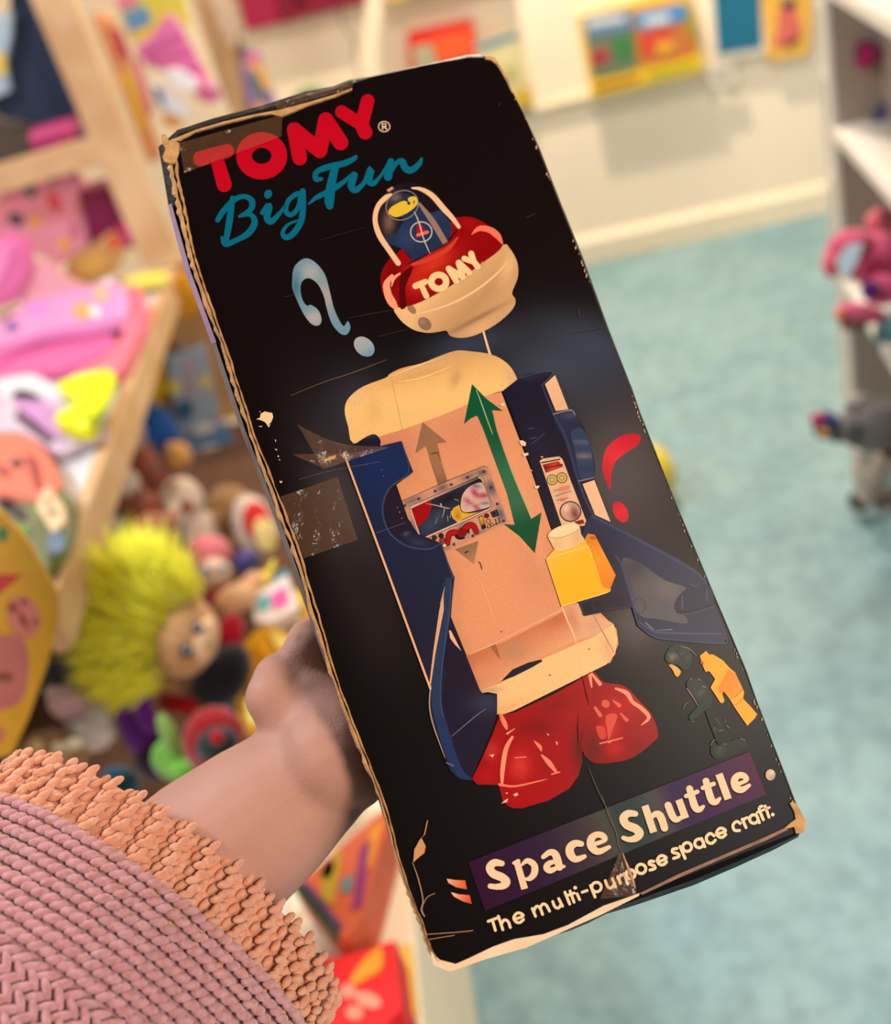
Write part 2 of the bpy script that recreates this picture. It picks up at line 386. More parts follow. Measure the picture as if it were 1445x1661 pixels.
# --- question mark, exclamation mark
qm = Ink(); qm.hold = True; LAYER[0] = 1
qm.poly(cB, [(50,200),(62,120),(120,70),(180,88),(240,160),(270,260),(298,370),(348,465),(375,436),(391,475),(370,515),(330,508),(282,450),(252,360),(235,290),(200,220),(150,185),(110,202),(98,250),(110,310),(136,346),(162,342),(205,375),(222,430),(205,462),(165,455),(120,400),(76,310),(53,250)],
    blobs((108,146,160), [cb(cB,160,150,60,60,0,(165,168,166)), cb(cB,250,290,40,90,-15,(172,160,148)), cb(cB,180,420,60,50,0,(180,172,160)), cb(cB,70,240,25,80,0,(70,112,136))]), True, 4, 4)
qm.ell(cB, (472,586), 68, 50, 42, lgrad(cB, (450,540), (500,630), [(0,(172,170,168)),(.6,(150,165,172)),(1,(110,150,172))]), 4)
qm.done('printed_question_mark', panel)['label'] = 'blue-grey shaded question mark'
qm = Ink(); qm.hold = True
qm.poly(cE, [(640,590),(660,500),(720,440),(790,412),(850,415),(865,440),(840,480),(780,520),(720,570),(692,640),(686,742),(662,690),(644,640)], lgrad(cE, (830,430), (665,700), [(0,(196,14,40)),(.5,(216,44,52)),(1,(190,20,40))]), True, 5)
qm.ell(cE, (746,868), 66, 40, 62, lgrad(cE, (720,820), (770,920), [(0,(196,20,44)),(.5,(214,30,46)),(1,(200,16,34))]), 5)
qm.done('printed_exclamation_mark', panel)['label'] = 'red exclamation mark'

# --- string and saucer
sa = Ink()
sa.poly(cN, [(228,1280),(235,1330),(300,1410),(400,1475),(520,1500),(620,1490),(690,1480),(720,1525),(800,1545),(900,1535),(1020,1490),(1180,1390),(1290,1280),(1312,1200),(1280,1140),(1330,1010),(1335,900),(1310,820),(1260,740),(1200,705),(1000,860),(700,1090),(400,1230)],
    blobs(lgrad(cN, (500,1150), (900,1540), [(0,(238,190,130)),(.35,(214,168,112)),(.7,(190,146,98)),(1,(206,160,110))]), [cb(cN,1250,900,70,180,20,(228,180,124)), cb(cN,950,1380,300,22,-28,(150,112,76)), cb(cN,1000,1460,120,50,-25,(222,172,118)), cb(cN,300,1370,100,50,30,(232,186,128))]), True, 4, 3)
sa.strokes(cN, [([(430,1330),(700,1250),(950,1120),(1150,960),(1240,850)], [4,8,10,8,3])], (242,200,142))
sa.ell(cN, (375,1285), 52, 30, 48, (150,118,90)); sa.ell(cN, (493,1418), 68, 52, 45, blobs((138,108,84), [cb(cN,470,1400,30,20,45,(168,132,100))]), 4)
sa.poly(cN, [(95,1010),(110,940),(170,840),(270,770),(450,640),(700,480),(800,458),(900,455),(1000,490),(1100,560),(1180,640),(1200,700),(1150,770),(1000,880),(800,1030),(600,1150),(400,1245),(250,1272),(180,1265),(130,1180),(100,1080)],
    blobs((140,2,8), [cb(cN,560,880,260,110,-30,(206,52,30)), cb(cN,430,1050,110,110,0,(196,36,22)), cb(cN,220,1000,60,150,0,(120,0,6)), cb(cN,900,520,120,60,20,(160,10,14))]), True, 4, 3)
sa.poly(cN, [(268,1268),(272,1000),(330,930),(390,890),(372,960),(318,1100),(330,1255)], (84,0,6), True)
sa.strokes(cN, [([(385,885),(560,825),(700,745),(790,640)], [14,24,22,8])], (204,62,42))
sa.strokes(cN, [([(200,985),(150,1060),(165,1160),(200,1225),(225,1262)], [14,30,34,36,26]), ([(270,965),(215,1010),(195,1080)], [8,14,4])], (244,158,118))
sa.strokes(cN, [([(918,612),(985,560),(1080,572),(1150,625),(1192,692)], [4,22,28,28,8])], (244,118,88))
sa.poly(cN, [(30,480),(50,380),(110,270),(200,190),(320,142),(430,152),(560,210),(680,340),(760,450),(800,540),(700,690),(560,770),(400,858),(270,878),(160,720),(60,600)], blobs((26,18,26), [cb(cN,170,500,60,120,0,(120,92,76)), cb(cN,230,280,70,50,0,(110,100,95))]), True, 5)
sa.poly(cN, [(180,850),(240,790),(290,740),(360,830),(390,850),(300,895)], (150,6,12)); sa.poly(cN, [(650,510),(760,500),(790,560),(720,640),(700,560)], (140,4,10))
sa.poly(cN, [(140,640),(230,610),(300,500),(270,430),(320,240),(430,280),(450,380),(540,420),(640,390),(720,500),(740,560),(700,690),(560,760),(390,850),(350,800),(290,740),(200,710),(150,690)], blobs((34,48,80), [cb(cN,330,640,90,90,0,(44,62,98)), cb(cN,620,450,80,50,0,(40,56,92))]), False, 6)
sa.poly(cN, [(165,410),(200,360),(300,310),(345,325),(345,285),(400,270),(435,300),(420,350),(350,410),(250,455),(190,440)], (228,190,54), True)
sa.ring(cN, (290,350), 150, 128, 4, (140,130,122), -30)
for e in ((350,332,14),(397,318,8),(395,336,5)): sa.ell(cN, e[:2], e[2], e[2], 0, (30,22,16))
sa.strokes(cN, [([(440,330),(560,490),(680,690)], [12,26,26], dict(flat=True))], (148,118,100))
sa.poly(cN, [(415,645),(425,525),(450,505),(490,560),(525,600)], (172,14,26))
sa.ring(cN, (462,590), 96, 90, 5, (196,188,180)); sa.strokes(cN, [([(432,618),(518,592)], 14)], (226,110,92)); sa.strokes(cN, [([(400,410),(440,500),(480,640),(518,735),(540,782)], [3,5,5,4,2])], (214,196,168))
sa.strokes(cN, [([(255,872),(180,765),(85,620),(46,480),(72,360),(140,282),(190,252)], [24,24,25,22,22,22,10])], (244,192,142))
sa.strokes(cN, [([(380,195),(460,205),(560,262),(660,375),(740,462),(802,545)], [8,17,24,25,22,16])], (244,192,142))
sa.poly(cN, [(150,212),(200,180),(215,198),(170,232)], (214,140,116))
tomy(sa, cN, [([(410,1078),(500,1040)], [28,26]), ([(462,1070),(508,1168)], [24,26])], ((620,1040), 67, 63, 29),
     [([(710,922),(778,1032)], [28,27]), ([(710,922),(838,998)], [28,26]), ([(838,998),(800,868)], [26,28]), ([(800,868),(893,955)], [28,27])],
     [([(850,830),(935,862)], [26,24]), ([(912,786),(938,862)], [27,26]), ([(936,858),(970,902)], [26,28])], (252,206,142))
sa.ring(cN, (1018,875), 14, 14, 3, (226,140,110))
sa.strokes(cP, [([(784,538),(800,590),(822,632),(855,709),(908,852)], [1.6,2.0,2.0,2.0,2.0])], (238,196,148))
STR = sa
# --- shuttle body
bd = Ink()
bd.poly(cP, [(612,706),(695,682),(789,641),(813,636),(860,760),(893,856),(905,900),(925,960),(940,985),(970,990),(1000,1020),(1003,1045),(990,1075),(780,1125),(757,1064),(731,1000),(700,930),(640,800)],
    blobs((224,150,104), [(760,700,60,40,-20,(214,140,98)), (800,950,50,60,0,(228,152,104)), (880,930,40,60,-20,(216,142,98)), (640,720,40,30,0,(206,134,94)), (850,830,12,80,-20,(234,164,116))]), False, 10)
bd.poly(cC, [(70,400),(75,340),(110,290),(180,240),(310,190),(330,170),(400,135),(520,105),(620,65),(720,32),(800,35),(920,52),(1000,90),(1050,140),(1080,200),(1092,222),(1040,255),(900,295),(700,385),(560,440),(400,495),(270,535),(120,575),(90,480)],
    blobs(lgrad(cC, (500,80), (560,440), [(0,(206,160,102)),(.25,(228,178,108)),(.6,(244,196,118)),(1,(240,190,116))]), [cb(cC,720,190,30,60,20,(206,158,98)), cb(cC,240,380,40,70,0,(226,178,110)), cb(cC,1050,180,50,60,0,(220,174,118)), cb(cC,520,170,180,22,-15,(214,164,98)), cb(cC,130,320,50,60,0,(232,190,128))]), True, 6, 3)
bd.strokes(cC, [([(340,180),(375,350),(405,490)], 2.0)], (206,152,94)); bd.strokes(cC, [([(380,215),(520,190),(700,120)], [1,4,1])], (246,206,140))
bd.strokes(cC, [([(330,185),(430,145),(520,112),(640,70)], [1,3,3,1])], (244,204,140))
bd.poly(cG, [(420,520),(560,465),(640,440),(1000,255),(1020,300),(1060,430),(860,520),(700,590),(640,660),(500,710),(440,590)], blobs(lgrad(cG, (780,350), (880,520), [(0,(200,116,74)),(.5,(216,136,92)),(1,(228,160,112))]), [cb(cG,700,490,80,60,0,(190,134,96)), cb(cG,510,630,90,60,0,(220,142,98)), cb(cG,960,300,80,50,-25,(198,108,66))]), False, 5)
bd.poly(cG, [(560,465),(592,450),(622,545),(600,520)], (164,96,62))
bd.poly(cG, [(985,245),(1080,208),(1115,288),(1190,280),(1278,328),(1180,398),(1060,432),(1020,300)], blobs((226,168,124), [cb(cG,1040,300,30,80,-20,(204,132,94)), cb(cG,1160,340,40,40,0,(214,160,120))]), False, 6)
bd.poly(cG, [(500,722),(620,680),(700,630),(860,540),(1000,480),(1180,400),(1282,330),(1306,420),(1292,510),(1240,570),(1100,640),(900,740),(700,840),(640,862),(598,862),(600,742)], blobs((242,194,128), [cb(cG,1250,480,40,90,-20,(226,172,116)), cb(cG,640,840,200,30,-25,(236,180,112)), cb(cG,560,720,60,20,0,(196,158,116))]), False, 7)
bd.poly(cG, [(622,670),(690,600),(780,560),(860,540),(866,552),(800,590),(700,640)], (30,24,36))
bd.strokes(cG, [([(880,-60),(985,245),(1060,430),(1095,640)], [4,5,4,2])], (240,188,138)); bd.strokes(cG, [([(470,20),(540,180),(590,330)], [2,5,2])], (232,166,118))
bd.strokes(cG, [([(1165,285),(1230,400),(1285,500)], [2,4,2])], (182,136,98)); bd.strokes(cG, [([(440,510),(640,420),(980,248)], 3)], (234,176,128))
for p in ((1140,480),(910,633),(625,378)): bd.ell(cG, p, 7, 4, 0, (130,84,54))
# arrows
bd.poly(cC, [(525,450),(668,568),(612,576),(640,700),(688,850),(620,832),(570,680),(545,590),(482,634)], lgrad(cC, (560,480), (650,840), [(0,(148,106,74)),(.7,(156,110,78)),(1,(120,86,62))]), False, 8)
bd.poly(cD, [(715,690),(852,640),(825,775)], lgrad(cD, (780,660), (825,775), [(0,(140,104,76)),(1,(176,124,84))]), False, 8)
bd.strokes(cC, [([(578,636),(612,628)], 3), ([(610,628),(628,672)], 3)], (90,58,40)); bd.strokes(cD, [([(852,765),(862,772),(872,806)], 3), ([(775,710),(790,702)], 5)], (70,44,30))
bd.poly(cC, [(815,228),(900,315),(995,385),(932,380),(960,500),(1030,700),(1100,870),(1160,1018),(1222,980),(1182,1218),(1095,1120),(1000,1048),(1065,1052),(1020,870),(950,680),(880,490),(845,412),(808,428),(768,462)], lgrad(cC, (830,260), (1180,1200), [(0,(0,84,50)),(.3,(14,82,48)),(.5,(46,106,70)),(.72,(52,104,66)),(.85,(10,78,44)),(1,(14,70,40))]), False, 8)
bd.strokes(cC, [([(840,262),(868,335),(905,440),(935,520)], [2,3,3,2])], (176,172,120)); bd.strokes(cC, [([(1010,640),(1060,770),(1110,890),(1160,1010)], [1,3,3,2])], (170,168,118))
bd.done('printed_body', panel)['label'] = 'cream shuttle body with green double arrow'
# --- control panel
cp = Ink()
cp.poly(cL, [(85,525),(640,280),(1050,115),(1092,128),(1112,170),(1200,430),(1330,770),(980,925),(600,1115),(520,960),(200,900)], blobs((204,146,116), [cb(cL,1020,190,60,40,0,(96,86,88)), cb(cL,1130,370,60,90,-20,(84,82,96)), cb(cL,860,240,90,30,-20,(104,96,104)), cb(cL,200,520,120,40,-20,(120,104,100)), cb(cL,560,370,70,40,-20,(110,84,74)), cb(cL,1240,680,50,90,-20,(92,88,100)), cb(cL,800,840,90,60,-25,(120,104,106)), cb(cL,1000,900,90,30,-25,(130,114,112)), cb(cL,230,800,30,80,-20,(130,118,116)), cb(cL,640,1090,60,30,-20,(140,124,120))]), False, 4)
cp.strokes(cL, [([(85,525),(640,280),(1050,115),(1095,135)], [3,4,4,3], S)], (64,40,36))
cp.strokes(cL, [([(190,620),(185,595),(985,245),(1025,268),(1140,575),(1112,622),(335,968),(290,925)], 14, dict(smooth=False))], (52,34,36))
cp.strokes(cL, [([(190,620),(185,595),(985,245),(1025,268),(1140,575),(1112,622),(335,968),(290,925),(190,620)], 7, dict(smooth=False))], (222,176,150))
WIN = [(196,612),(985,256),(1018,275),(1130,572),(1106,612),(335,955),(298,920)]
cp.poly(cL, WIN, blobs((40,44,62), [cb(cL,620,500,180,60,-25,(26,18,28)), cb(cL,420,800,120,80,-40,(56,64,84)), cb(cL,980,280,80,30,-20,(22,14,20)), cb(cL,520,700,60,60,0,(58,66,84))]), False, 6)
cp.poly(cL, [(198,622),(425,512),(432,600),(390,720),(330,780),(265,832)], (158,6,14), False)
cp.poly(cL, [(658,660),(690,605),(755,570),(775,640),(860,672),(980,655),(1078,612),(800,740),(740,778),(680,725)], blobs((222,168,42), [cb(cL,740,690,20,70,-30,(150,84,24))]), False, 8)
HEL = [(765,600),(775,500),(800,430),(860,360),(950,312),(1028,304),(1060,360),(1128,560),(1098,605),(960,640),(850,665),(785,650)]
cp.poly(cL, HEL, (40,18,22), True); cp.poly(cL, [(945 + (x-945)*.955, 490 + (y-490)*.955) for x, y in HEL], blobs((212,172,154), [cb(cL,960,350,60,26,10,(112,104,116)), cb(cL,940,430,60,30,50,(150,44,56)), cb(cL,1040,460,70,30,0,(156,50,62)), cb(cL,860,530,60,26,35,(164,66,74)), cb(cL,960,600,50,26,40,(160,56,66)), cb(cL,1060,550,60,20,0,(110,106,112)), cb(cL,840,590,30,30,0,(180,160,150))]), True, 4)
cp.strokes(cL, [([(365,555),(470,572),(600,605),(650,612)], [2,5,6,2]), ([(540,560),(545,575)], 9), ([(585,620),(560,720)], [6,2]), ([(620,700),(625,760)], 3), ([(500,720),(480,790)], 2), ([(700,505),(750,520)], 3), ([(665,640),(650,720)], 3)], (176,160,148))
SH = [(622,1025),(640,915),(720,890),(800,872),(870,812),(925,820),(955,885)]
cp.strokes(cL, [(SH, [30,36,38,40,40,36,34])], (46,8,12)); cp.ell(cL, (790,905), 92, 68, -25, (40,10,12)); cp.ell(cL, (735,865), 28, 22, -30, (150,118,90)); cp.ell(cL, (845,930), 30, 34, 0, (170,140,116))
cp.strokes(cL, [(SH, [22,27,28,30,32,28,26])], (172,10,16)); cp.ell(cL, (790,900), 62, 52, -25, (128,8,14))
cp.poly(cL, [(978,712),(1032,692),(1074,842),(1025,862)], (40,24,20)); cp.poly(cL, [(988,720),(1028,704),(1054,795),(1014,812)], lgrad(cL, (1005,710), (1035,810), [(0,(226,166,46)),(1,(150,96,24))]))
cp.poly(cL, [(1118,655),(1200,622),(1225,695),(1150,722)], (30,26,30)); cp.strokes(cL, [([(1180,735),(1195,800)], 5), ([(1218,725),(1230,770)], 5), ([(1090,840),(1245,770)], 5)], (50,26,24)); cp.ring(cL, (1170,672), 26, 24, 4, (70,62,62))
for (x, y, r, c) in ((1078,697,24,(110,8,16)),(1097,762,22,(214,150,70)),(1105,822,16,(214,160,90)),(1140,802,15,(214,160,90)),(560,985,28,(168,40,40)),(585,1048,24,(236,190,120)),(545,932,26,(46,30,30)),(468,955,24,(52,38,36))):
    cp.ell(cL, (x, y), r + 6, r + 6, 0, (44,22,22)); cp.ell(cL, (x, y), r - 2, r - 2, 0, c)
for x, y in ((120,580),(285,500),(478,410),(665,332),(858,250),(1052,180),(1135,370),(1205,560),(1280,757),(697,1033),(920,932),(180,782)):
    cp.ell(cL, (x, y), 17, 16, 0, (44,26,28)); cp.ell(cL, (x + 3, y + 3), 7, 6, 0, (150,112,96))
cp.done('printed_control_panel', panel)['label'] = 'cockpit window sticker with rivets'
# --- right navy flap, wing, bottle
rf = Ink(); NAVY = (28, 24, 46)
rf.poly(cE, [(55,160),(150,85),(200,60),(290,45),(350,52),(370,75),(432,262),(480,298),(530,370),(570,480),(592,600),(590,665),(602,690),(692,932),(600,1010),(470,1100),(420,1010),(340,965),(205,560),(125,330)], blobs((26,20,38), [cb(cE,250,70,120,20,-10,(40,42,60)), cb(cE,260,470,60,120,-20,(32,28,48))]), False, 8)
rf.poly(cE, [(303,120),(362,66),(440,266),(366,277)], lgrad(cE, (330,90), (400,270), [(0,(236,186,140)),(1,(228,176,132))])); rf.poly(cE, [(523,705),(592,681),(687,927),(597,886)], (236,186,142))
rf.poly(cE, [(350,300),(440,275),(500,330),(550,430),(590,560),(588,662),(500,686),(470,600),(410,440)], blobs((36,38,64), [cb(cE,450,300,60,25,0,(62,66,90))]), True, 6)
rf.poly(cE, [(455,400),(525,385),(572,500),(588,640),(572,660),(510,665),(480,520)], blobs((46,60,88), [cb(cE,520,460,60,12,0,(84,92,110)), cb(cE,530,540,60,16,0,(120,104,98)), cb(cE,545,620,60,20,0,(36,52,84))]), True, 4)
rf.strokes(cE, [([(288,130),(352,290),(425,430),(500,690),(590,890),(690,935)], [4,7,7,7,7,4])], (48,56,82)); rf.strokes(cE, [([(150,85),(290,47),(352,54),(285,125)], [2,3,4,3])], (66,72,92)); rf.strokes(cE, [([(352,295),(450,272),(480,300)], [4,5,3]), ([(500,688),(588,668)], [4,4])], (120,116,126))
rf.poly(cE, [(272,570),(290,556),(385,543),(405,558),(548,930),(532,950),(402,952)], blobs((226,178,134), [cb(cE,400,760,30,60,0,(206,164,130))]), False, 6)
rf.poly(cE, [(288,592),(380,570),(412,602),(308,640)], lgrad(cE, (300,600), (410,610), [(0,(120,14,14)),(.4,(206,70,40)),(1,(150,20,20))]), False, 5); rf.strokes(cE, [([(300,612),(405,590)], 3)], (90,12,12)); rf.strokes(cE, [([(284,580),(388,560)], 4)], (60,40,40))
for x, y in ((345,680),(402,668)): rf.ring(cE, (x, y), 29, 29, 3, (80,64,44)); rf.ell(cE, (x, y), 27, 27, 0, (212,172,92)); rf.ring(cE, (x, y), 14, 14, 2, (120,96,60))
rf.strokes(cE, [([(355,745),(448,718)], 2), ([(365,775),(455,745)], 2), ([(372,800),(440,785)], 2)], (120,84,70)); rf.poly(cE, [(385,725),(440,712),(446,735),(392,748)], (224,130,90))
rf.poly(cE, [(392,790),(420,784),(424,800),(398,806)], (214,110,80))
rf.ring(cE, (452,866), 60, 57, 4, (70,40,40)); rf.ell(cE, (452,866), 57, 54, 0, blobs((196,150,126), [cb(cE,430,845,26,26,0,(232,196,166)), cb(cE,478,880,22,40,-20,(110,60,56))]), 4); rf.poly(cE, [(475,925),(525,912),(535,935),(490,945)], (130,20,20))
for pts in ([(35,240),(60,228),(72,240),(55,250)], [(150,452),(170,448),(192,462),(190,482),(165,480)], [(168,528),(205,522),(206,534),(180,544)], [(240,718),(272,714),(264,730),(246,732)], [(214,624),(228,622),(226,632)], [(275,545),(292,542),(288,552)]): rf.poly(cE, pts, (236,204,168))
rf.strokes(cE, [([(205,380),(240,376)], 1.5), ([(225,470),(300,410)], 1.2), ([(215,440),(250,432)], 1.5)], (96,84,92))
WING = [(470,60),(500,15),(560,40),(750,140),(1000,270),(1100,330),(1170,390),(1212,520),(1250,600),(1300,735),(1275,775),(1100,768),(900,745),(830,715),(772,668),(740,560),(570,590),(460,612),(430,530),(400,300)]
rf.poly(cF, WING, blobs((40,42,68), [cb(cF,560,350,120,200,-20,(34,24,44)), cb(cF,600,540,140,50,-10,(28,18,34)), cb(cF,1150,640,100,60,0,(42,40,66)), cb(cF,900,250,200,50,28,(40,46,76))]), False, 9)
rf.poly(cF, [(690,270),(800,310),(930,400),(1062,450),(1000,520),(990,570),(1050,612),(1056,656),(900,630),(790,610),(740,520),(690,360)], blobs((84,80,84), [cb(cF,760,330,70,60,0,(60,58,66)), cb(cF,950,450,80,60,20,(104,96,96)), cb(cF,900,600,120,40,0,(84,80,84)), cb(cF,700,400,30,120,-15,(56,54,66))]), True, 7)
rf.strokes(cF, [([(505,25),(750,150),(1000,285),(1110,350),(1180,420)], [6,9,9,8,3])], (54,62,88)); rf.strokes(cF, [([(640,250),(690,340),(760,600)], [3,5,4]), ([(775,640),(870,700),(1000,712),(1262,716)], [4,8,8,5])], (58,68,98))
rf.strokes(cF, [([(780,668),(860,730),(960,750),(1265,772),(1296,735)], [2,4,4,4,2])], (52,64,92)); rf.strokes(cF, [([(820,650),(865,690)], 3), ([(880,695),(975,690)], [1,3])], (120,116,124))
rf.ring(cF, (782,550), 38, 44, 2.5, (56,58,74)); rf.poly(cF, [(990,560),(1010,500),(1070,450),(1190,430),(1212,530),(1100,578),(1020,600)], (34,36,60), True); rf.strokes(cF, [([(1000,588),(1100,580),(1225,542)], [3,9,4])], (18,18,32)); rf.strokes(cF, [([(1035,490),(1035,570)], 4), ([(1178,455),(1180,520)], 4), ([(1080,425),(1120,438),(1130,420)], 3), ([(1010,605),(1105,592),(1230,550)], [1,3,2])], (66,74,100))
rf.strokes(cF, [([(455,600),(570,575),(730,555)], 3)], (48,40,54)); rf.poly(cF, [(450,540),(570,505),(580,575),(465,605)], (20,14,26)); rf.ring(cF, (540,545), 34, 30, 2, (44,36,48))
rf.poly(cF, [(236,275),(290,215),(330,232),(460,165),(482,128),(522,135),(645,372),(612,455),(580,480),(330,556)], lgrad(cF, (300,240), (480,520), [(0,(240,184,74)),(.3,(246,182,30)),(1,(250,176,8))]), False, 6)
rf.poly(cF, [(485,205),(462,160),(482,128),(522,135),(645,372),(612,455),(568,442)], lgrad(cF, (490,160), (600,440), [(0,(214,128,30)),(.4,(244,150,24)),(1,(226,124,14))]), False, 6)
rf.strokes(cF, [([(486,205),(568,442)], [3,2]), ([(240,275),(440,215),(486,205)], [2,3,2])], (250,206,90)); rf.strokes(cF, [([(330,552),(580,478),(612,455)], 3)], (252,206,100)); rf.strokes(cF, [([(238,275),(330,555)], 2.5)], (250,196,80)); rf.poly(cF, [(488,150),(520,140),(530,160),(505,165)], (190,90,30))
rf.poly(cF, [(248,142),(270,110),(330,80),(400,66),(432,84),(442,130),(458,168),(400,205),(320,232),(285,216),(265,180)], blobs((240,200,142), [cb(cF,420,150,40,60,0,(222,176,116)), cb(cF,300,190,40,40,0,(228,184,122))]), True, 5)
rf.ell(cF, (342,112), 92, 32, -18, (246,212,158)); rf.strokes(cF, [([(255,150),(330,150),(435,105)], [2,3,2])], (206,160,104))
rf.done('printed_wing_and_bottle', panel)['label'] = 'navy wing flap and yellow bottle'
STR.done('printed_saucer', panel)['label'] = 'red and white saucer with clear dome'
# --- left navy flap and tail fin
lf = Ink()
lf.poly(cC, [(95,625),(130,580),(222,524),(266,536),(274,585),(180,610)], blobs((26,24,40), [cb(cC,220,535,50,14,0,(46,52,74))]), True, 6)
lp = cD.p([(68,135),(150,115),(400,55),(470,235),(430,265),(372,312),(440,510),(500,600),(632,652),(660,730),(712,855),(700,1010)]) + cG.p([(345,70),(330,290),(420,520),(500,720),(520,745)]) + cH.p([(455,240),(456,350),(410,480),(300,742),(230,735),(180,690),(140,590),(80,420),(60,310),(65,190)])
lf.fill([lp], blobs(lambda x, y: mixc((26,38,70), (30,32,52), (y - 740) / 250), [(620,760,45,60,-20,(24,42,84)), (640,1050,60,60,0,(30,26,46))]), 9)
lf.poly(cD, [(432,265),(370,300),(330,335),(298,400),(293,490),(330,590),(400,650),(480,682),(572,686),(632,652),(500,600),(440,510),(402,400),(372,312)], blobs((34,24,40), [cb(cD,500,650,80,30,20,(40,52,78)), cb(cD,430,600,20,12,0,(70,76,96))]), False, 5)
lf.strokes(cD, [([(468,236),(430,264),(365,302),(328,338),(298,402),(293,490),(330,590),(400,652),(480,683),(572,687),(634,650)], [3,5,5,5,5,5,5,5,5,5,3])], (52,66,94))
lf.strokes(cD, [([(402,60),(445,205),(425,255)], [3,4,3]), ([(634,655),(700,850)], [3,4]), ([(640,900),(690,862),(712,852)], [2,4,3])], (46,62,96)); lf.strokes(cD, [([(635,1010),(655,905)], [8,1])], (180,136,108))
lf.fill([cG.p([(345,70),(330,290),(420,520),(500,720),(520,745)]) + cH.p([(456,240),(456,350),(410,480),(300,720),(250,712),(190,590),(150,430),(135,250),(160,100)]) + cG.p([(280,600),(300,300),(300,100)])], blobs((30,20,40), [(715,1230,40,60,0,(30,22,50)), (790,1140,30,20,0,(46,52,76))]), 8)
lf.strokes(cG, [([(312,75),(305,250),(262,520),(245,680),(245,800),(275,920),(310,1030)], [16,24,28,28,28,30,30])], (38,54,84)); lf.strokes(cG, [([(330,80),(322,250),(285,520),(270,700),(275,830),(325,1010)], 4)], (56,70,98))
lf.strokes(cH, [([(130,400),(160,520),(230,690),(300,735)], [30,30,26,8])], (34,50,90)); lf.strokes(cH, [([(160,640),(200,658)], [4,4]), ([(190,485),(320,375),(388,325)], [2,3,2])], (100,104,124))
lf.poly(cG, [(286,150),(288,250),(240,500),(212,692),(204,680),(228,480),(262,250)], (226,164,118)); lf.strokes(cH, [([(66,190),(60,310),(85,430),(150,610)], [4,4,4,2])], (176,142,120)); lf.poly(cG, [(318,370),(330,372),(390,490),(350,450),(325,415)], (232,180,140))
lf.strokes(cP, [([(558,736),(628,926),(698,1117)], [1.7,1.8,1.8], S)], (232,172,124))
lf.strokes(cM, [([(440,710),(700,640),(1115,563)], 1.2), ([(1080,1160),(1330,1072)], 1.2)], (110,104,110))
for x, y, r in ((1130,630,3),(1145,680,3),(1280,985,5),(1262,945,4),(1298,1035,4)): lf.ell(cM, (x, y), r, r * 1.4, 0, (150,128,116))
lf.done('printed_flap_and_fin', panel)['label'] = 'navy side flap and tail fin'
# --- red feet
ft = Ink(); LAYER[0] = 90
ft.poly(cH, [(985,125),(1030,112),(1080,168),(1200,190),(1300,290),(1362,360),(1400,470),(1370,520),(1250,610),(1120,640),(1000,630),(930,500),(930,250)], blobs((150,2,6), [cb(cH,1200,300,120,80,0,(178,10,12)), cb(cH,1020,560,70,90,0,(104,20,8)), cb(cH,1250,560,100,50,-20,(132,0,4)), cb(cH,1120,430,50,90,0,(196,44,34)), cb(cH,1150,560,60,40,0,(184,20,20))]), True, 5, 3)
ft.poly(cH, [(470,365),(560,345),(800,232),(1000,118),(1010,300),(950,520),(955,640),(930,720),(880,790),(760,860),(600,908),(540,905),(490,870),(465,770),(340,768),(308,735),(360,630),(430,470)], blobs((160,2,8), [cb(cH,590,660,70,90,0,(206,50,36)), cb(cH,420,570,50,70,0,(190,40,32)), cb(cH,800,300,150,60,-25,(140,0,6)), cb(cH,950,560,60,120,0,(96,14,6)), cb(cH,700,430,120,60,0,(130,0,8)), cb(cH,600,850,140,40,-10,(168,2,8)), cb(cH,760,650,40,80,-30,(150,0,6)), cb(cH,390,720,60,40,0,(176,10,16))]), False, 6)
HI = (246,146,108)
ft.strokes(cH, [([(545,490),(508,560),(488,680),(485,768)], [8,13,13,7])], HI); ft.strokes(cH, [([(470,768),(560,778),(700,748),(750,736)], [8,6,4,1])], (236,120,88)); ft.strokes(cH, [([(515,470),(560,440)], [6,2])], HI)
ft.strokes(cH, [([(672,512),(705,545),(716,572)], [2,11,3]), ([(718,596),(760,640),(800,692)], [5,15,8]), ([(478,362),(500,410),(512,440)], [10,14,7]), ([(560,612),(625,606)], 3), ([(775,708),(822,695)], 4)], (240,130,96))
ft.strokes(cH, [([(1150,205),(1215,232),(1250,285),(1300,320),(1345,375),(1300,420)], [6,13,11,12,11,2])], HI); ft.strokes(cH, [([(1058,528),(1190,495)], 4), ([(1110,520),(1125,512)], 6)], (236,120,90))
ft.strokes(cH, [([(1000,130),(1010,195)], [10,5]), ([(1010,118),(1058,178)], [6,12])], (240,146,110)); ft.strokes(cH, [([(1135,275),(1172,305)], [4,12]), ([(1180,352),(1215,390)], [5,11]), ([(1030,318),(1060,362)], [8,12])], (226,96,72)); ft.ell(cH, (1092,295), 26, 22, 40, (214,90,66))
ft.poly(cH, [(1095,365),(1160,360),(1135,440),(1110,505),(1100,450)], (216,78,58), True); ft.poly(cH, [(1035,430),(1080,430),(1095,490),(1060,500)], (206,64,48), True)
for pts in ([(500,860),(520,850),(515,870),(480,880)], [(550,825),(575,815),(580,830),(560,838)], [(505,815),(520,815),(512,825)], [(410,595),(440,590),(430,610)], [(798,515),(812,520),(808,540)], [(745,468),(762,475),(756,482)]): ft.poly(cH, pts, (244,180,140))
ft.done('printed_feet', panel)['label'] = 'glossy red rocket feet'
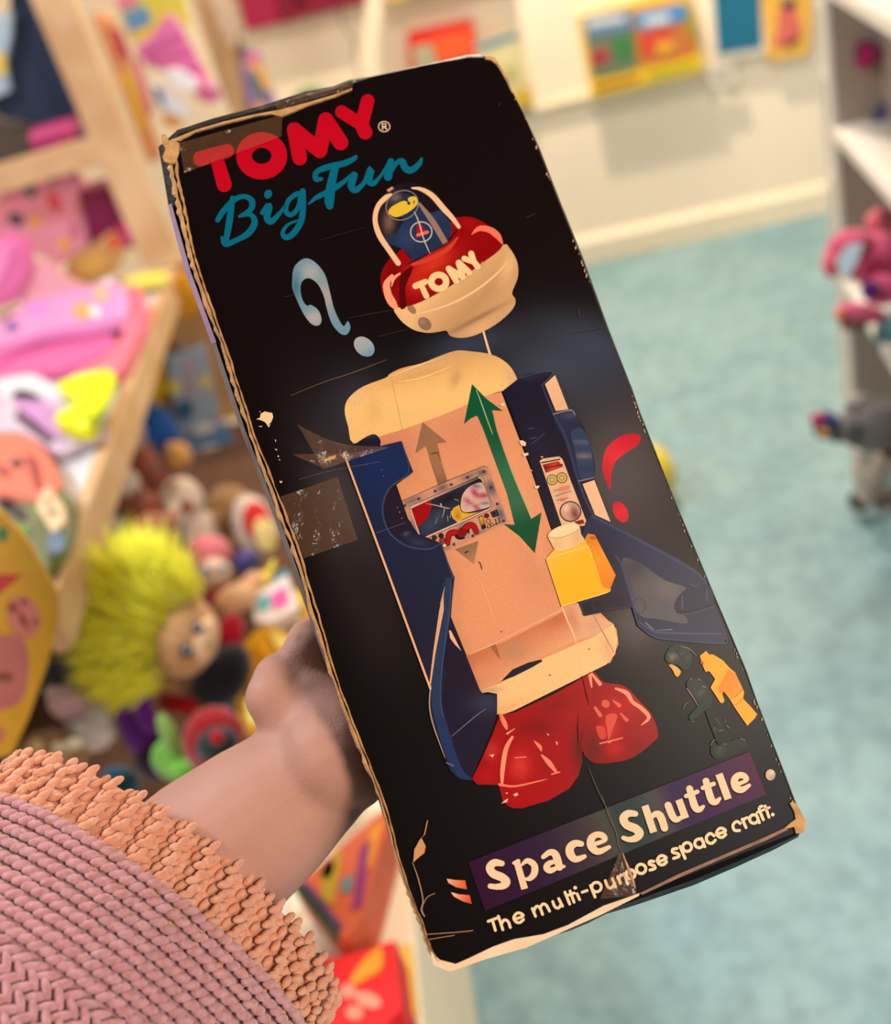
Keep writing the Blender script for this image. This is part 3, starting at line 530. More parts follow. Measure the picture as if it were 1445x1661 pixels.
# --- astronaut
an = Ink(); LAYER[0] = 100
an.strokes(cI, [([(600,790),(660,900),(740,1080)], [40,60,70])], (20,18,16)); an.poly(cI, [(615,1190),(640,1100),(700,1140),(900,1070),(980,1140),(900,1200),(700,1270),(640,1250)], blobs((22,30,24), [cb(cI,800,1140,150,30,-15,(40,54,38)), cb(cI,700,1200,30,40,0,(80,96,74))]), True, 12)
an.poly(cI, [(380,530),(430,480),(520,490),(580,540),(620,640),(620,760),(520,760),(450,660),(400,600)], blobs((24,34,28), [cb(cI,430,570,20,50,-15,(84,94,70)), cb(cI,490,560,20,50,-15,(84,94,70)), cb(cI,520,630,20,60,-20,(60,78,58))]), True, 10)
an.strokes(cI, [([(560,580),(590,700),(520,780),(430,865)], [34,42,40,28])], blobs((26,40,31), [cb(cI,480,820,40,20,-40,(62,84,62)), cb(cI,545,600,12,60,-15,(70,86,64))]), 12)
an.poly(cI, [(170,290),(195,215),(250,160),(330,150),(400,195),(432,290),(405,375),(350,400),(290,352),(205,335)], blobs((28,42,36), [cb(cI,262,280,30,40,0,(150,134,100)), cb(cI,380,270,20,50,-30,(84,92,74)), cb(cI,230,200,50,40,0,(40,58,52))]), True, 9)
an.strokes(cI, [([(248,170),(300,240),(355,318)], [4,5,4])], (10,10,10)); an.poly(cI, [(208,355),(250,350),(325,412),(298,467),(270,452),(245,400)], lgrad(cI, (210,350), (300,460), [(0,(226,130,60)),(.5,(246,176,70)),(1,(240,160,50))]), True, 10)
an.strokes(cI, [([(325,172),(400,192),(475,262)], [3,5,4])], (112,106,84)); an.strokes(cI, [([(383,583),(440,660),(492,748)], [4,5,3])], (168,128,106))
an.strokes(cI, [([(350,780),(365,740),(420,700)], [4,5,2]), ([(615,1140),(640,1095),(670,1085)], [3,5,2]), ([(910,1070),(950,1090)], 5), ([(700,995),(740,990)], 5), ([(770,945),(800,970)], 6), ([(650,960),(662,1000)], 3), ([(670,880),(710,930)], 3), ([(760,880),(750,920)], 3), ([(745,1125),(770,1128)], 5), ([(430,905),(455,905)], 4)], (92,98,84))
an.strokes(cI, [([(415,490),(430,488)], 5), ([(500,492),(515,500)], 5), ([(540,560),(570,570)], 5)], (110,116,92))
an.poly(cI, [(510,265),(572,215),(602,250),(640,250),(740,310),(800,380),(860,430),(868,490),(920,560),(945,620),(932,680),(1000,750),(1072,835),(1050,872),(975,947),(900,840),(840,750),(800,680),(742,608),(730,640),(753,700),(735,727),(710,720),(660,640),(615,575),(660,490),(605,415),(565,418),(540,360)], blobs((250,168,24), [cb(cI,560,300,40,60,0,(244,150,40)), cb(cI,960,820,80,80,0,(248,164,16))]), False, 14)
an.poly(cI, [(680,585),(790,395),(862,440),(920,560),(932,612),(820,682),(742,604),(725,640)], lgrad(cI, (690,520), (900,640), [(0,(236,128,14)),(1,(244,148,20))]), False, 14)
an.strokes(cI, [([(800,685),(860,660),(925,590)], 4), ([(840,746),(880,730),(938,680)], 4)], (206,108,10)); an.poly(cI, [(508,325),(545,320),(550,350),(525,345)], (170,60,24))
an.done('printed_astronaut', panel)['label'] = 'dark green astronaut with yellow backpack'
# --- title banner and text
tx = Ink(); LAYER[0] = 120
(bx0, by0), (bx1, by1) = cJ.p([(188,522),(320,905)]); (bx2, by2), (bx3, by3) = cK.p([(1275,310),(1152,-3)])
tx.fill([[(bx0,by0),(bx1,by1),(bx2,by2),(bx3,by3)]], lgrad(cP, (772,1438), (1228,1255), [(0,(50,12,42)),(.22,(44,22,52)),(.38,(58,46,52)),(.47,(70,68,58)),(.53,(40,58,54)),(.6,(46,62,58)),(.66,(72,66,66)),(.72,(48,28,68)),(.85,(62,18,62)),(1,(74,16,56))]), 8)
SP = [[([(452,533),(395,527),(358,565),(385,612),(450,640),(487,675),(465,705),(410,715),(362,710)], [26,34,36,38,38,38,33,26,24])],
      [([(568,515),(630,732)], [29,31], dict(flat=True)), ([(545,530),(580,515)], [14,20]), ([(600,552),(650,512),(704,545),(706,608),(668,652),(622,650)], [8,24,30,31,22,8])],
      [([(775,482),(828,446),(872,466),(902,560)], [20,28,34,34]), ([(900,560),(938,556)], [22,14]), ([(888,515),(825,530),(803,565),(832,588),(890,562)], [16,24,32,27,18])],
      [([(1072,380),(1025,376),(985,408),(988,462),(1030,500),(1098,478)], [26,32,36,38,30,20])],
      [([(1145,392),(1255,352),(1240,316),(1190,308),(1150,342),(1153,400),(1205,440),(1290,405)], [20,20,28,28,34,37,30,18])]]
SU = [[([(318,452),(265,450),(230,485),(255,533),(318,560),(350,595),(322,630),(272,640),(230,628)], [24,30,34,34,36,34,30,22,18])],
      [([(388,392),(452,588)], [30,30], dict(flat=True)), ([(425,490),(462,455),(500,468),(532,556)], [14,25,32,30])],
      [([(558,390),(590,468),(620,494),(668,470)], [30,30,25,14]), ([(636,348),(686,485)], [30,30], dict(flat=True))],
      [([(715,268),(752,395),(785,420),(816,398)], [28,31,26,14]), ([(690,322),(772,290)], [18,18])],
      [([(835,212),(872,342),(905,365),(936,340)], [28,31,26,14]), ([(812,262),(892,232)], [18,18])],
      [([(930,160),(998,345)], [31,31], dict(flat=True))],
      [([(1040,246),(1130,207),(1115,176),(1075,170),(1044,204),(1055,258),(1098,275),(1152,243)], [17,17,26,26,30,32,27,15])]]
tx.hold = True
SP = [[(it[0], [x * .86 for x in it[1]]) + tuple(it[2:]) for it in L] for L in SP]; SU = [[(it[0], [x * .88 for x in it[1]]) + tuple(it[2:]) for it in L] for L in SU]
for crop, L in ((cJ, SP), (cK, SU)):
    for it in L: tx.strokes(crop, it, (14,4,12), off=(-7, 10))
LAYER[0] += 2
for crop, L in ((cJ, SP), (cK, SU)):
    for it in L: tx.strokes(crop, it, (252,206,160))
h = 11
def circ(c, r): return ([(c[0] + r*math.cos(t*math.pi/6), c[1] + r*math.sin(t*math.pi/6)) for t in range(12)], h, dict(closed=True, per=3))
def ee(c, r): return ([(c[0] - r*.9, c[1] + r*.35), (c[0] + r*.9, c[1] - r*.35), (c[0] + r*.4, c[1] - r*.92), (c[0] - r*.4, c[1] - r*.9), (c[0] - r, c[1]), (c[0] - r*.5, c[1] + r*.85), (c[0] + r*.3, c[1] + r*.95), (c[0] + r, c[1] + r*.35)], h)
J1 = [[([(345,985),(412,960)], h), ([(378,975),(402,1055)], h)], [([(425,945),(460,1050)], h), ([(447,1010),(468,975),(500,985),(518,1032)], h)], [ee((583,957), 38)],
      [([(690,885),(715,945)], h), ([(702,905),(722,868),(750,880),(770,930)], h), ([(748,882),(772,850),(800,860),(825,905)], h)],
      [([(850,830),(866,870),(895,880),(916,850)], h), ([(896,808),(926,866)], h)], [([(945,757),(982,850)], h)], [([(985,748),(1016,835)], h), ([(972,780),(1018,764)], h)],
      [([(1040,770),(1060,815)], h)], [([(1024,722),(1026,723)], 14)], [([(1080,757),(1118,744)], h)], [([(1145,705),(1180,795)], h), circ((1192,717), 37)]]
K1 = [[([(98,942),(115,985),(140,994),(168,962)], h), ([(150,927),(172,986)], h)], [([(190,912),(208,962)], h), ([(196,930),(205,908),(228,897)], h)], [([(236,890),(262,965)], h), circ((282,895), 33)],
      [circ((360,855), 34)], [([(452,800),(425,800),(420,820),(455,832),(460,852),(425,864)], h)], [ee((512,792), 34)],
      [([(622,706),(592,712),(592,734),(630,744),(636,764),(598,778)], h)], [([(645,692),(682,778)], h), circ((697,695), 32)], [circ((785,668), 32), ([(802,632),(826,692)], h)],
      [([(894,612),(865,596),(838,622),(848,660),(880,667),(903,645)], h)], [ee((946,591), 34)], [([(1086,522),(1058,508),(1032,536),(1045,572),(1080,574)], h)],
      [([(1100,492),(1128,552)], h), ([(1108,510),(1116,490),(1138,480)], h)], [circ((1185,490), 31), ([(1203,458),(1226,516)], h)], [([(1255,495),(1226,425),(1228,404),(1245,396)], h), ([(1208,442),(1300,405)], h*.8)], [([(1268,395),(1296,476)], h)], [([(1323,457),(1325,458)], 13)]]
for crop, L in ((cJ, J1), (cK, K1)):
    for it in L: tx.strokes(crop, it, (252,214,162))
tx.ell(cK, (1307,166), 36, 41, 0, blobs((206,170,126), [cb(cK,1320,150,20,20,0,(240,206,160)), cb(cK,1330,190,22,26,0,(150,160,166))]), 2)
tx.poly(cJ, [(22,652),(90,662),(165,665),(180,735),(100,720),(35,685)], lgrad(cJ, (30,660), (175,720), [(0,(238,176,140)),(1,(226,84,34))]), False, 6); tx.poly(cJ, [(55,757),(120,774),(200,780),(217,848),(150,830),(75,790)], lgrad(cJ, (60,760), (205,830), [(0,(240,190,160)),(1,(222,74,28))]), False, 6)
LAYER[0] = 260
tx.done('printed_title', panel)['label'] = 'purple banner with cream title and slogan'
# --- scuffs, creases and chips where the print has worn off
sf = Ink(); sf.hold = True; LAYER[0] += 2; CARD = (232,186,136)
sf.poly(cM, [(80,205),(110,195),(118,160),(150,142),(215,155),(222,190),(205,232),(178,258),(150,228),(120,215)], (246,206,152), False)
for pts in ([(100,265),(132,262),(120,274)], [(165,250),(200,252),(185,276)], [(236,376),(248,380),(242,400)], [(232,455),(258,458),(250,470)], [(262,505),(275,520),(258,525)], [(265,540),(284,545),(275,552)], [(275,722),(300,725),(292,742),(278,738)], [(105,140),(118,142),(112,150)]): sf.poly(cM, pts, (214,190,150))
sf.strokes(cB, [([(40,874),(220,800),(400,740),(600,664)], [2,3,4,2])], (92,72,54)); sf.strokes(cB, [([(380,420),(520,392),(640,372)], [1,2,1]), ([(550,528),(720,486)], 1.5), ([(0,296),(50,286)], 1.5)], (60,46,38))
sf.strokes(cJ, [([(1235,0),(1290,170),(1345,290),(1362,380),(1395,460),(1440,540)], [1.5,2,3,2,2,1.5])], (110,96,78)); sf.strokes(cH, [([(985,650),(1050,810),(1100,910),(1140,1010)], [1,2,2,2])], (100,82,66)); sf.strokes(cH, [([(960,130),(985,240),(1000,300)], [2,3,2]), ([(940,350),(935,430),(940,520)], [1,3,2])], (120,36,24))
cX = Crop(640,1300,2.0643)
sf.poly(cX, [(112,62),(102,110),(90,122),(104,150),(100,172),(72,195),(62,205),(66,160),(84,128),(98,112),(108,66)], (206,148,92), False); sf.strokes(cX, [([(60,205),(80,262),(95,330),(90,362),(100,385)], [1,2,2,3,2]), ([(95,345),(110,320),(134,308)], 1.2), ([(108,445),(180,440),(240,435),(262,432)], 1.4), ([(115,462),(200,448)], 1.2)], (170,128,94))
sf.strokes(cP, [([(1030,1440),(1024,1420),(1010,1385)], [1,2,1])], (200,150,100)); sf.strokes(Crop(780,70,3.134), [([(455,1472),(560,1455),(620,1442)], [1,2,2]), ([(228,888),(275,868)], 1.2), ([(88,320),(102,305)], 1.2), ([(497,1356),(502,1388)], 2)], (74,58,48))
sf.strokes(cA, [([(780,906),(900,870),(1060,826)], [1,2,1])], (52,38,34))
sf.done('worn_scuffs', panel)['kind'] = 'stuff'
# --- card body behind the front panel, crushed edges, torn card and tape
def jit(a): return random.uniform(-a, a)
OFF = []
for (x, y) in TOP:
    d = np.interp(x, [292, 430, 500, 560, 600, 700, 780, 848], [15, 13, 15, 9, 2, 2, 5, 2]); OFF.append((x - d * .3, y - d))
for (x, y) in RIGHT: OFF.append((x + 3 + jit(.6), y - 1))
for (x, y) in BOT:
    d = np.interp(x, [725, 850, 940, 1050, 1150, 1250, 1292], [4, 4, 10, 17, 18, 13, 8]); OFF.append((x + d * .3, y + d))
for (x, y) in LEFT[::-1]:
    d = np.interp(y, [236, 330, 440, 700, 905, 1121, 1300, 1560], [26, 27, 24, 20, 20, 11, 9, 5]); OFF.append((x - d, y + d * .1))
BD = 0.10
def lerp2(a, b, t): return (a[0] + (b[0]-a[0])*t, a[1] + (b[1]-a[1])*t)
body = MB(); n = len(OUT)
r0 = [face(x, y, -0.00002) for x, y in OUT]; r1 = [face(*lerp2(a, b, .55), -0.0012) for a, b in zip(OUT, OFF)]; r2 = [face(x, y, -0.006) for x, y in OFF]
def pull(p, z, k): return (p[0] * k, p[1] * k, z)
r3 = [pull(p, -0.03, 0.995) for p in r2]; r4 = [pull(p, -BD, 0.985) for p in r2]
vv = r0 + r1 + r2 + r3 + r4; ff = []
for k in range(4):
    for i in range(n): ff.append((k*n+i, k*n+(i+1) % n, (k+1)*n+(i+1) % n, (k+1)*n+i))
ff.append(tuple(range(4*n, 5*n)))
body.add(vv, ff)
body.build('card_body', mat('black_card', (16, 11, 10), 0.35, var=0.4, scale=60, bump=0.5, bscale=120, spec=0.14), toy, local=True)
# lavender printed side panel showing past the left edge
def strip(L, wid, mt):
    vv = []; ff = []
    for k, (x, y) in enumerate(L):
        d = np.interp(y, [236, 330, 440, 700, 905, 1121], [26, 27, 24, 20, 20, 11]); t = np.interp(y, [290, 345, 1000, 1121], [0, 1, 1, .3])
        a = (x - d - 1 + jit(.5), y + d * .1); b = (x - d + wid * t, y)
        vv += [face(*b, -0.0008), face(*a, -0.0052), pull(face(*a, -0.006), -BD * .9, 0.985)]
        if k: i = 3*k; ff += [(i-3, i, i+1, i-2), (i-2, i+1, i+2, i-1)]
    sp = MB(); sp.add(vv, ff); sp.build('side_panel', mt, toy, local=True)
strip(LEFT[2:7], 7, mat('lavender_print', (160, 126, 156), 0.35, rgb2=(120, 96, 116), scale=25, spec=0.4))
strip(LEFT[6:15], 6, mat('grey_print', (104, 92, 92), 0.35, rgb2=(70, 60, 60), scale=35, spec=0.4))
# torn brown card along the left edge: two ragged plies
CARDM = mat('raw_card', (206, 152, 94), 0.9, var=0.3, scale=180, bump=0.5, bscale=500)
LP = catmull(LEFT, 7)
def ply(o0, w0, zz, seed, wj):
    random.seed(seed); mb = MB(); vv = []; ff = []; wob = 0
    for k, (x, y) in enumerate(LP):
        wob = wob * .8 + jit(1.0) ; s = np.interp(y, [236, 300, 440, 700, 905, 1560], [1.15, 1.2, .95, .85, 1.0, .6])
        o = (o0 + wob) * s; wdt = max(1.2, (w0 + jit(wj)) * s)
        vv += [face(x - o + jit(.5), y, zz), face(x - o - wdt * .5, y, zz + 0.0011 + jit(.0003)), face(x - o - wdt + jit(.7), y, zz - 0.0006)]
        if k: i = 3*k; ff += [(i-3, i, i+1, i-2), (i-2, i+1, i+2, i-1)]
    mb.add(vv, ff); return mb
ply(0.5, 4.2, 0.0004, 3, 1.5).build('torn_edge', CARDM, toy, local=True)
ply(6.5, 6.5, -0.0004, 5, 2.5).build('torn_edge', CARDM, toy, local=True)
def flake(name, crop, pts, z=0.0014, mt=None, th=0.0012):
    P = crop.p(pts); a = [face(x, y, z) for x, y in P]; c = np.mean(np.array(a), axis=0)
    mb = MB(); nn = len(a); b = [(p[0], p[1], z - th) for p in a]; mb.add(a + b, [tuple(range(nn))] + [(i, (i+1) % nn, nn+(i+1) % nn, nn+i) for i in range(nn)])
    return mb.build(name, mt or CARDM, toy, local=True)
cQ = Crop(220,180,5.536); cR = Crop(250,70,3.705)
flake('torn_corner', cQ, [(232,215),(262,205),(285,235),(300,270),(350,262),(392,290),(392,350),(375,410),(350,470),(305,470),(255,450),(240,410),(262,360),(262,320),(235,290)])
flake('torn_edge', cR, [(90,585),(250,520),(420,470),(600,428),(710,408),(760,398),(900,362),(1080,310),(1190,270),(1190,278),(1080,322),(920,375),(830,415),(765,440),(700,425),(600,440),(420,485),(250,532),(150,585)], 0.0016)
flake('torn_edge', cX, [(150,530),(205,545),(250,525),(330,487),(400,462),(500,445),(580,415),(700,350),(820,308),(818,316),(690,380),(560,437),(440,490),(310,527),(185,570),(130,548),(120,500)], 0.0008, mat('raw_card_pale', (238, 196, 156), 0.9, var=0.15, scale=60))
flake('torn_corner', cX, [(1335,0),(1352,18),(1366,45),(1380,72),(1368,106),(1345,108),(1338,85),(1305,92),(1328,72),(1345,60),(1340,35),(1325,8)], 0.0014)
flake('torn_edge', cX, [(820,308),(960,240),(1100,180),(1240,120),(1310,88),(1318,94),(1240,132),(1090,195),(960,252),(830,312)], 0.0010, mat('raw_card_dull', (150, 108, 84), 0.8, var=0.4, scale=160))
flake('torn_corner', Crop(780,70,3.134), [(40,62),(70,75),(95,110),(128,160),(140,185),(152,225),(160,250),(150,230),(132,190),(110,150),(85,110),(50,85),(20,80)], 0.0012)
# worn light flecks down the right edge
fl_ = MB(); random.seed(11)
for k in range(70):
    y = random.choice([random.uniform(1180, 1330), random.uniform(130, 300), random.uniform(640, 700), random.uniform(380, 460), random.uniform(800, 960), random.uniform(1050, 1180)])
    x = np.interp(y, [p[1] for p in TOP[-4:] + RIGHT], [p[0] for p in TOP[-4:] + RIGHT]) - random.uniform(0, 2.5); s = random.uniform(.8, 2.2)
    fl_.add([face(x - s*.6, y, .0006), face(x + .4, y - s, .0006), face(x + s*.7, y + s*1.2, .0004), face(x - s*.2, y + s*1.6, .0006)], [(0, 1, 2, 3)])
fl_.build('edge_flecks', mat('worn_fleck', (196, 156, 116), 0.8, var=0.3), toy, local=True)['kind'] = 'stuff'
# clear tape
def tape_mat():
    mt = bpy.data.materials.new('old_clear_tape'); mt.use_nodes = True; nt = mt.node_tree; b = nt.nodes['Principled BSDF']
    b.inputs['Base Color'].default_value = (*lin1((158, 108, 72)), 1); b.inputs['Roughness'].default_value = 0.2; b.inputs['Alpha'].default_value = 0.17; b.inputs['Specular IOR Level'].default_value = 0.8
    tc = nt.nodes.new('ShaderNodeTexCoord'); n2 = nt.nodes.new('ShaderNodeTexNoise'); n2.inputs['Scale'].default_value = 160; n2.inputs['Detail'].default_value = 3
    bp = nt.nodes.new('ShaderNodeBump'); bp.inputs['Strength'].default_value = 0.45; bp.inputs['Distance'].default_value = 0.003
    nt.links.new(tc.outputs['Object'], n2.inputs['Vector']); nt.links.new(n2.outputs['Fac'], bp.inputs['Height']); nt.links.new(bp.outputs['Normal'], b.inputs['Normal'])
    return mt
TAPE = tape_mat()
def tape(crop, quad, nx, ny, z0, amp, seed, name='tape_strip', bend=None):
    """quad: tl, tr, br, bl in crop pixels; wrinkled sheet"""
    rs = np.random.default_rng(seed); P = [np.array(q, float) for q in crop.p(quad)]; mb = MB(); vv = []; ff = []
    ph = rs.uniform(0, 6.28, 8)
    for j in range(ny + 1):
        for i in range(nx + 1):
            u, v = i / nx, j / ny; q = (P[0]*(1-u) + P[1]*u)*(1-v) + (P[3]*(1-u) + P[2]*u)*v
            w = amp * (1 - u) ** .7 * (.5 * math.sin(17*u + 9*v + ph[0]) + .4 * math.sin(31*v - 13*u + ph[1]) + rs.uniform(-.5, .5)) + (bend(u, v) if bend else 0)
            vv.append(face(q[0], q[1], z0 + max(w, -z0 * .6)))
    for j in range(ny):
        for i in range(nx): a = j*(nx+1) + i; ff.append((a, a+1, a+nx+2, a+nx+1))
    mb.add(vv, ff); return mb.build(name, TAPE, toy, smooth=True, local=True)
ZT = 0.0026
tape(cM, [(285,855),(760,690),(930,1215),(480,1370)], 13, 9, ZT, 0.0012, 1)
tape(cM, [(430,255),(760,420),(1200,440),(640,625)], 18, 10, ZT + .001, 0.0008, 2, bend=lambda u, v: 0.002 * math.sin(math.pi * v) * (1 - u))
tape(cM, [(380,500),(860,490),(1190,445),(650,622)], 18, 8, ZT + .0015, 0.0012, 5, bend=lambda u, v: 0.003 * math.sin(math.pi * v) * (1 - u))
tape(cR, [(150,600),(770,430),(765,560),(180,780)], 15, 6, ZT, 0.0009, 3)
tape(cR, [(720,360),(1200,230),(1190,270),(740,400)], 20, 4, ZT, 0.0010, 4)
tape(cK, [(200,740),(235,760),(330,1050),(60,1075)], 8, 10, ZT, 0.0012, 6)
flake('torn_chip', cM, [(650,545),(690,520),(750,505),(742,535),(700,545),(655,562)], ZT - .0004, mat('raw_card_bright', (238, 178, 104), 0.9, var=0.1), 0.0003)
# ------------------------------------------------------------------ the person: bare forearm and hand, knitted sleeve
def cw(px, py, zc): return at(px, py, zc)
def smooth_body(mb, name, mt, parent=None, voxel=0.0022, it=8):
    o = mb.build(name, mt, parent, smooth=True)
    m1 = o.modifiers.new('remesh', 'REMESH'); m1.mode = 'VOXEL'; m1.voxel_size = voxel; m1.use_smooth_shade = True
    m2 = o.modifiers.new('smooth', 'SMOOTH'); m2.factor = 0.5; m2.iterations = it
    return o
def skin_mat():
    mt = mat('skin', (188, 136, 116), 0.6, var=0.12, scale=18, bump=0.15, bscale=700, spec=0.25, sss=0.1); return mt
arm = MB()
chain = [((150, 1580), .510, .0450), ((255, 1468), .512, .0435), ((345, 1388), .512, .0415), ((430, 1320), .510, .0372), ((505, 1258), .510, .0312), ((522, 1222), .514, .0290)]
pts = [cw(*p, z) for p, z, r in chain]; rr = [r for _, _, r in chain]
for a, b, ra, rb in zip(pts, pts[1:], rr, rr[1:]): arm.capsule(a, b, ra, rb, 20)
# palm (edge-on to the camera, gripping the left side of the box)
def quadp(c, r): arm.ell(c, r, n=16, m=10)
pal = [((530, 1200), .512, .028), ((505, 1165), .522, .027), ((545, 1165), .535, .024), ((490, 1140), .527, .024)]
for (p, z, r) in pal: arm.ell(cw(*p, z), r, n=16, m=10)
arm.capsule(cw(540, 1225, .50), cw(520, 1150, .53), .027, .025); arm.capsule(cw(560, 1240, .51), cw(560, 1150, .56), .024, .021)
# thumb: root at the side of the palm, knuckle up, tip along the box side
arm.capsule(cw(492, 1175, .515), cw(448, 1132, .512), .022, .0155); arm.capsule(cw(448, 1132, .512), cw(452, 1100, .520), .0150, .0130); arm.capsule(cw(452, 1100, .520), cw(512, 1086, .538), .0128, .0102); arm.capsule(cw(512, 1086, .538), cw(552, 1092, .552), .0102, .0088)
# four fingers round the back of the box
def boxl(u, v, z): p = np.array([u, v, z]); return bcw + bxw * p[0] + byw * p[1] + bzw * p[2]
HW = BW / 2
for k, (v, ln, r) in enumerate(((-0.040, .070, .0088), (-0.060, .078, .0092), (-0.080, .073, .0088), (-0.098, .058, .0076))):
    xl = -HW - .012 + .002 * k
    a = boxl(xl - .004, v - .01, -.060); b = boxl(xl - .002, v, -.100); c = boxl(xl + .018, v + .006, -.1105); d = boxl(xl + .018 + ln * .45, v + .012, -.1098)
    e = boxl(xl + ln, v + .014, -.1090)
    arm.capsule(cw(532, 1160 + 14 * k, .530), a, .017, r * 1.25, 12); arm.capsule(a, b, r * 1.25, r * 1.12, 12); arm.capsule(b, c, r * 1.12, r * 1.05, 12); arm.capsule(c, d, r * 1.05, r * .95, 12); arm.capsule(d, e, r * .95, r * .82, 12)
person = smooth_body(arm, 'person', skin_mat(), None, 0.0022, 10)
tag(person, 'person\'s bare forearm and hand in a pink knitted sleeve, gripping the black box', 'person')
person['_o'] = list(person.location)
# sleeve
SC0 = np.array([(213 - CX) * .4997 / F, (1522 - CY) * .4997 / F, .4997]); an_ = .65
e1 = np.array([math.cos(an_), math.sin(an_), 0]); nI = np.array([math.sin(an_), -math.cos(an_), 0]); kk = .70; kc = math.sqrt(1 - kk*kk)
e2 = nI * kk + np.array([0, 0, -kc]); dax = -nI * kc + np.array([0, 0, -kk])
def ringp(t, th, dr=0.0, wav=0.0):
    g = 1 + .0 * t; r1, r2 = (.1067 + dr + .10 * t), (.0745 + dr + .06 * t)
    p = SC0 + dax * (t + wav) + e1 * r1 * math.cos(th) + e2 * r2 * math.sin(th); return CAMP + R @ p
def tubegrid(t0, t1, nt, nth, dr):
    vv = []; ff = []
    for j in range(nt + 1):
        for i in range(nth): vv.append(ringp(t0 + (t1 - t0) * j / nt, 2 * math.pi * i / nth, dr(j / nt)))
    for j in range(nt):
        for i in range(nth): ff.append((j*nth+i, j*nth+(i+1) % nth, (j+1)*nth+(i+1) % nth, (j+1)*nth+i))
    return vv, ff
def knit(rows, rib, name, mt):
    """rows: (t, dr, stitch length, stitch radius, lean, skip) - every stitch is a small plump loop of yarn"""
    mb = MB(); NS, MS = 7, 5
    dirs = []
    for j in range(MS + 1):
        th = math.pi * j / MS
        for i in range(NS): ph = 2 * math.pi * i / NS; dirs.append((math.sin(th)*math.cos(ph), math.sin(th)*math.sin(ph), math.cos(th)))
    fc = [(j*NS+i, j*NS+(i+1) % NS, (j+1)*NS+(i+1) % NS, (j+1)*NS+i) for j in range(MS) for i in range(NS)]
    dirs = np.array(dirs)
    for ri, (t, dr, sl, sr, lean, lo) in enumerate(rows):
        th = -0.35 + (ri % 2) * .02
        while th < math.pi + .35:
            dr2 = dr + rib * (.0034 * math.sin(th * 46 + ri * .25)); p = ringp(t, th, dr2); q = ringp(t, th + .02, dr2); ring = np.linalg.norm(q - p) / .02; tn = unit(q - p); al = unit(ringp(t + .01, th, dr2) - p); nm = unit(np.cross(tn, al))
            if nm @ (R @ e2) * math.sin(th) + nm @ (R @ e1) * math.cos(th) < 0: nm = -nm
            a = math.radians(lean + random.uniform(-9, 9)); ax = tn * math.cos(a) + al * math.sin(a); bx_ = np.cross(nm, ax)
            c = p + nm * random.uniform(-.0003, .0003) + al * random.uniform(-.0003, .0003); k = random.uniform(.92, 1.1)
            v = c + np.outer(dirs[:, 2] * sl * .62 * k, ax) + np.outer(dirs[:, 0] * sr * lo, bx_) + np.outer(dirs[:, 1] * sr, nm)
            mb.add(v, fc); th += sl * .78 / ring
    o = mb.build(name, mt, person, smooth=True); o['kind'] = 'stuff'; return o
PINK = mat('pink_yarn', (204, 146, 148), 0.9, rgb2=(182, 122, 118), scale=300, bump=0.5, bscale=1500, spec=0.15, sheen=0.4)
ORNG = mat('peach_yarn', (214, 138, 100), 0.9, rgb2=(224, 160, 126), scale=240, bump=0.5, bscale=1500, spec=0.15, sheen=0.4)
random.seed(21)
sb = MB(); sb.add(*tubegrid(0.0, .30, 20, 90, lambda u: -.0036)); sb.build('sleeve', PINK, person, smooth=True)
rows = []
for j in range(9): rows.append((.0012 + .0058 * j, .0012 + .0004 * (j % 2), .0062, .0023, 26, .95))
t = .0012 + .0058 * 9
while t < .24:
    rows.append((t, .0000, .0080, .0022, 38 if len(rows) % 2 else -38, .9)); t += .0043
knit(rows, 0, 'sleeve_stitches', PINK)
ob = MB(); ob.add(*tubegrid(-.030, .03, 6, 90, lambda u: -.0095 + .002 * (1 - u))); ob.build('cuff', ORNG, person, smooth=True)
rows = [(-.030 + .0036 * j, -.0064, .0056, .0022, 50 if j % 2 else 75, .9) for j in range(12)]
knit(rows, 1, 'cuff_stitches', ORNG)
# ------------------------------------------------------------------ left side: tiered wooden display
wl = struct(MB().box((-2.45, 1.5, 1.4), (0.1, 5.7, 2.8)).build('wall_left', WALLM))
DA = unit((-0.2265, 0.974, 0)); DR = unit((0.974, 0.2265, 0))       # along the display (away), across it (towards the aisle)
E1 = np.array([-0.763, 0.983, 0.90]); E2 = np.array([-1.090, 2.388, 0.90])
PINE = mat('pine', (214, 178, 136), 0.6, rgb2=(196, 154, 108), scale=9, bump=0.1, bscale=60)
WHITEM = mat('white_board', (226, 226, 224), 0.4, var=0.06, scale=6)
AX = np.array([DR, DA, UP])
def dp(a, b, z, o=E1): return np.array([o[0], o[1], 0]) + DR * a + DA * b + UP * z     # display frame -> world
LEN = float((E2 - E1) @ DA)
sh = thing('display_shelf', 'white shelf board with a pine edge strip, loaded with pink packets', 'shelf', dp(-.25, LEN / 2, .87))
MB().box(dp(-.285, LEN / 2 - .03, .885), (.55, LEN + .06, .028), AX).build('shelf_board', WHITEM, sh)
MB().box(dp(-.004, LEN / 2 - .03, .872), (.022, LEN + .06, .062), AX, .002).build('edge_strip', PINE, sh)
MB().box(dp(-.285, LEN / 2 - .03, .855), (.50, .04, .03), AX).build('batten', PINE, sh)
MB().box(dp(-.56, LEN / 2 - .03, .45), (.02, LEN, .90), AX).build('back_board', mat('dull_ply', (150, 128, 104), 0.8, var=.2, scale=5), sh)
